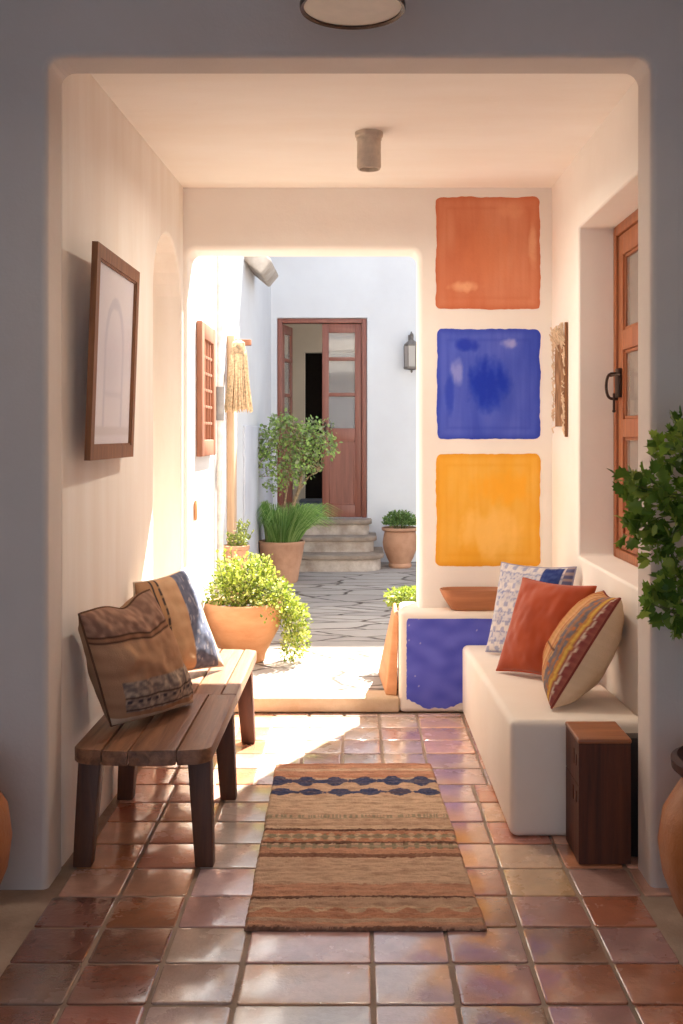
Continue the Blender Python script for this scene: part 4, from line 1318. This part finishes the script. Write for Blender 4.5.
def grass_pot():
    rn = random.Random(9)
    c = (-.74, 10.45, .08)
    t = thing('potted_tree', 'small green tree with spiky grass in a pale terracotta pot by the far steps', 'potted tree', c)
    pot(t, c, [(0, 0), (.15, 0), (.16, .02), (.175, .12), (.205, .26), (.22, .36), (.226, .37), (.226, .395), (.215, .40), (.20, .38), (.19, .35), (0, .35)], M['terracotta_pale'], soil=(.2, .37))
    F = Foliage()
    for k in range(1300):
        a = rn.uniform(0, 2 * PI); r = .15 * math.sqrt(rn.random())
        b = Vector(c) + Vector((r * math.cos(a), r * math.sin(a), .36))
        ln = rn.uniform(.24, .44); sp = rn.uniform(.02, .42)
        dx, dy = math.cos(a) * sp, math.sin(a) * sp
        pts = [b, b + Vector((dx * .35, dy * .35, ln * .55)), b + Vector((dx * .75, dy * .75, ln * .9)), b + Vector((dx * 1.2, dy * 1.2, ln * .92 - sp * .25))]
        if pts[-1].x < -.95:
            q = (-.95 - b.x) / (pts[-1].x - b.x); pts = [Vector((b.x + (p.x - b.x) * q, p.y, p.z + (.03 if p is not b else 0))) for p in pts]
        F.blade(pts, rn.uniform(.003, .006), rn.choice([rgb(124, 162, 84), rgb(146, 178, 98), rgb(104, 144, 72), rgb(166, 190, 118)]))
    F.done(t, 'grass_blades')
    st = bmesh.new(); F = Foliage()
    base = Vector(c) + Vector((.02, .04, .36))
    fork = Vector((-0.530, 10.420, 0.951))
    def px(x, y, Y=10.4):  # place a crown point at true depth Y
        return Vector(((x - 358) / FPX * Y, Y, 1.5 - (y - 435) / FPX * Y))
    trunks = [[base, Vector((-0.682, 10.420, 0.666)), Vector((-0.568, 10.420, 0.979)), Vector((-0.521, 10.401, 1.292)), Vector((-0.502, 10.420, 1.547))],
              [base + Vector((-.03, .02, 0)), Vector((-0.729, 10.448, 0.704)), Vector((-0.682, 10.467, 1.026)), Vector((-0.758, 10.467, 1.405))],
              [Vector((-0.568, 10.420, 0.960)), Vector((-0.474, 10.392, 1.102)), Vector((-0.360, 10.373, 1.168))],
              [Vector((-0.530, 10.420, 1.216)), Vector((-0.625, 10.420, 1.453)), Vector((-0.701, 10.420, 1.642))],
              [Vector((-0.521, 10.420, 1.311)), Vector((-0.426, 10.373, 1.453)), Vector((-0.322, 10.373, 1.500))]]
    rad = [[.024, .022, .018, .013, .006], [.016, .013, .01, .005], [.01, .007, .004], [.009, .006, .003], [.009, .006, .003]]
    for a, r in zip(trunks, rad): tube(st, a, r, 8)
    cols = [rgb(136, 162, 90), rgb(156, 182, 98), rgb(120, 144, 86), rgb(172, 196, 108), rgb(148, 156, 116)]
    blobs = [(px(282, 432), .17), (px(268, 440), .14), (px(316, 436, 10.3), .17), (px(326, 446, 10.3), .12), (px(300, 446), .15), (px(264, 460), .15), (px(258, 452), .10), (px(290, 470), .16),
             (px(305, 462, 10.3), .13), (px(275, 484), .10), (px(316, 464, 10.45), .08), (px(284, 420), .09), (px(310, 428), .1), (px(256, 474), .06)]
    for b, r in blobs:
        for _ in range(int(11500 * r * r)):
            d = rdir(rn); p = b + d * r * rn.uniform(.35, 1.15)
            if p.x < -.95: continue
            F.leaf(p, d + rdir(rn) * .9, rn.uniform(.022, .042), rn.choice(cols), rn.choice(['oval', 'round']), rn)
    for k in range(60):
        b, r = rn.choice(blobs)
        e = b + rdir(rn) * r * .8
        s0 = rn.choice([trunks[0][3], trunks[0][4], trunks[3][2], trunks[4][2], trunks[1][3], trunks[2][2]])
        tube(st, [s0, (s0 + e) / 2 + rdir(rn) * .03, e], [.005, .0035, .002], 4)
    P('trunk', st, M['bark'], t); F.done(t)
grass_pot()

def urn_far():
    rn = random.Random(31)
    c = (.452, 11.60, .08)
    t = thing('potted_plant', 'low green shrub in round terracotta urn right of the curved steps', 'potted plant', c)
    pot(t, c, [(0, 0), (.115, 0), (.125, .015), (.125, .035), (.115, .05), (.14, .10), (.18, .20), (.188, .27), (.175, .35), (.165, .385), (.185, .395), (.198, .405), (.198, .425), (.185, .43), (.165, .41), (.16, .37), (0, .37)], M['terracotta_pale'], soil=(.16, .395))
    F = Foliage(); st = bmesh.new()
    for _ in range(1500):
        d = rdir(rn, .2); p = Vector(c) + Vector((0, 0, .46)) + Vector((d.x * .17, d.y * .15, abs(d.z) * .13)) * rn.uniform(.4, 1.1)
        F.leaf(p, d + rdir(rn) * .7, rn.uniform(.022, .042), rn.choice([rgb(110, 140, 72), rgb(90, 120, 60), rgb(134, 158, 92)]), 'oval', rn)
    for k in range(22):
        a = rn.uniform(0, 2 * PI)
        tube(st, [Vector(c) + Vector((.03 * math.cos(a), .03 * math.sin(a), .38)), Vector(c) + Vector((.12 * math.cos(a), .12 * math.sin(a), rn.uniform(.48, .6)))], .003, 4)
    F.done(t); P('stems', st, M['stem'], t)
urn_far()

def ledge_pot():
    rn = random.Random(41)
    c = (.385, 6.62, .08)
    t = thing('potted_plant', 'yellow-green plant peeking over the left end of the blue ledge', 'potted plant', c)
    pot(t, c, [(0, 0), (.09, 0), (.10, .02), (.12, .2), (.135, .32), (.135, .35), (.12, .35), (.11, .31), (0, .31)], M['terracotta'], soil=(.112, .335))
    F = Foliage(); st = bmesh.new()
    for _ in range(1300):
        d = rdir(rn, .1); p = Vector(c) + Vector((-.06, 0, .42)) + Vector((d.x * .15, d.y * .13, d.z * .06)) * rn.uniform(.4, 1.1)
        F.leaf(p, d + rdir(rn) * .7, rn.uniform(.018, .034), rn.choice([rgb(138, 152, 54), rgb(118, 136, 46), rgb(158, 166, 76)]), 'oval', rn)
    for k in range(16):
        a = rn.uniform(0, 2 * PI)
        tube(st, [Vector(c) + Vector((.03 * math.cos(a), .03 * math.sin(a), .32)), Vector(c) + Vector((-.05 + .12 * math.cos(a), .1 * math.sin(a), rn.uniform(.4, .46)))], .003, 4)
    F.done(t); P('stems', st, M['stem'], t)
ledge_pot()

# foreground urns
prof_urn = [(0, 0), (.15, 0), (.165, .01), (.21, .08), (.25, .18), (.262, .27), (.25, .36), (.21, .43), (.185, .465), (.18, .48), (0, .48)]
def left_urn():
    c = (-1.315, 3.25, 0)
    t = thing('clay_urn', 'large round clay urn at the left edge of the hall floor', 'urn', c)
    bm = bmesh.new(); lathe(bm, prof_urn[:-1] + [(.165, .48), (.165, .40), (0, .38)], c, 56, wob=.01)
    P('body', bm, M['amber_clay'], t, smooth=50)
    bm = bmesh.new(); lathe(bm, [(.18, .475), (.205, .485), (.207, .505), (.19, .512), (.168, .50), (.168, .475)], c, 56)
    P('rim', bm, M['amber_clay'], t)
left_urn()
def right_urn():
    rn = random.Random(77)
    c = (1.165, 3.22, 0)
    t = thing('potted_plant', 'leafy green shrub in an amber clay urn at the right edge', 'potted plant', c)
    bm = bmesh.new(); lathe(bm, prof_urn[:-1] + [(.165, .48), (.165, .42), (0, .42)], c, 56, wob=.01)
    P('urn', bm, M['amber_clay'], t, smooth=50)
    bm = bmesh.new(); lathe(bm, [(.178, .47), (.20, .48), (.222, .50), (.224, .525), (.205, .535), (.18, .52), (.172, .48)], c, 56)
    P('rim', bm, M['dark_rim'], t)
    bm = bmesh.new(); lathe(bm, [(0, .47), (.09, .478), (.17, .47), (.17, .44), (0, .44)], c, 28)
    P('soil', bm, M['soil'], t)
    F = Foliage(); st = bmesh.new()
    Y = 3.2
    def px(x, y, Y=3.2): return Vector(((x - 358) / FPX * Y, Y, 1.5 - (y - 435) / FPX * Y))
    cols = [rgb(98, 130, 44), rgb(122, 150, 54), rgb(80, 110, 38), rgb(152, 170, 74), rgb(110, 136, 52)]
    # each branch: path of points, leaves gathered toward the tip
    base = Vector(c) + Vector((0, 0, .46))
    hub = [px(735, 640), px(740, 560), px(725, 500), px(755, 470)]
    tube(st, [base, px(745, 720), hub[0], hub[1], hub[3], px(760, 420)], [.014, .012, .010, .008, .006, .004], 8)
    tube(st, [base + Vector((.03, .02, 0)), px(770, 700), px(800, 600), px(800, 480)], [.010, .008, .006, .004], 8)
    tips = [(675, 445, .07), (690, 436, .08), (668, 462, .07), (650, 486, .055), (636, 492, .04), (628, 484, .035), (660, 510, .06), (676, 500, .075), (690, 480, .09), (645, 522, .05), (634, 528, .045), (660, 540, .05),
            (652, 556, .025), (676, 540, .055), (690, 520, .08), (676, 556, .02), (674, 578, .045), (664, 590, .03), (660, 606, .05), (676, 612, .06), (690, 600, .08), (652, 604, .03), (683, 632, .03),
            (710, 450, .09), (710, 500, .1), (715, 540, .1), (715, 590, .09), (720, 630, .07), (740, 460, .1), (750, 520, .11), (750, 580, .1), (760, 440, .08), (790, 480, .11), (800, 540, .11), (820, 500, .1), (790, 600, .09)]
    for (x, y, r) in tips:
        yd = 3.2 + rn.uniform(-.10, .12)
        b = px(x, y, yd)
        h = min(hub + [px(800, 540)], key=lambda q: (q - b).length)
        mid = (h + b) / 2 + Vector((0, 0, -.02 + rn.uniform(0, .03)))
        tube(st, [h, mid, b], [.004, .003, .0018], 5)
        for _ in range(max(5, int(r * 360))):
            d = rdir(rn, .1); p = b + Vector((d.x, d.y * .9, d.z)) * r * rn.uniform(.1, .9)
            F.leaf(p, d + Vector((-.1, -.2, .1)) + rdir(rn) * .5, rn.uniform(.034, .055), rn.choice(cols), 'lobed' if rn.random() < .75 else 'oval', rn, .12)
    F.done(t); P('stems', st, M['stem'], t)
right_urn()

# ------------------------------------------------------------------ light
w = bpy.data.worlds.new('sky'); scene.world = w; w.use_nodes = True
nt = w.node_tree; bg = nt.nodes['Background']
bg.inputs['Color'].default_value = (0.64, 0.79, 1.0, 1); bg.inputs['Strength'].default_value = 0.69
s = bpy.data.lights.new('sun', 'SUN'); s.energy = 13.5; s.angle = math.radians(0.8); s.color = (1.0, .97, .87)
so = bpy.data.objects.new('sun', s); COL.objects.link(so)
so.rotation_euler = Vector((-.5, -1.0, -1.35)).to_track_quat('-Z', 'Y').to_euler()
so.location = (3, 14, 9)
# low warm fill added at the two ceiling lights, which are themselves unlit
def fill_light(name, loc, power, size, color):
    l = bpy.data.lights.new(name, 'AREA'); l.shape = 'DISK'; l.size = size; l.energy = power; l.color = color; l.spread = math.radians(175)
    lo = bpy.data.objects.new(name, l); COL.objects.link(lo); lo.location = loc
    return lo
fill_light('entry_fill', (.05, 4.93, 2.708), 8.5, .08, (1.0, .90, .76))
fill_light('hall_fill', (-.015, 3.0, 2.672), 2.2, .26, (1.0, .78, .58))

vs = scene.view_settings
vs.view_transform = 'Standard'; vs.look = 'None'; vs.gamma = 1.0; vs.use_curve_mapping = False
vs.exposure = 1.15
scene.display_settings.display_device = 'sRGB'
try:
    scene.cycles.use_denoising = True
    scene.cycles.max_bounces = 14; scene.cycles.diffuse_bounces = 10; scene.cycles.glossy_bounces = 6
    scene.cycles.transparent_max_bounces = 12
    scene.cycles.sample_clamp_indirect = 6.0
    scene.cycles.blur_glossy = 0.5
except Exception: pass
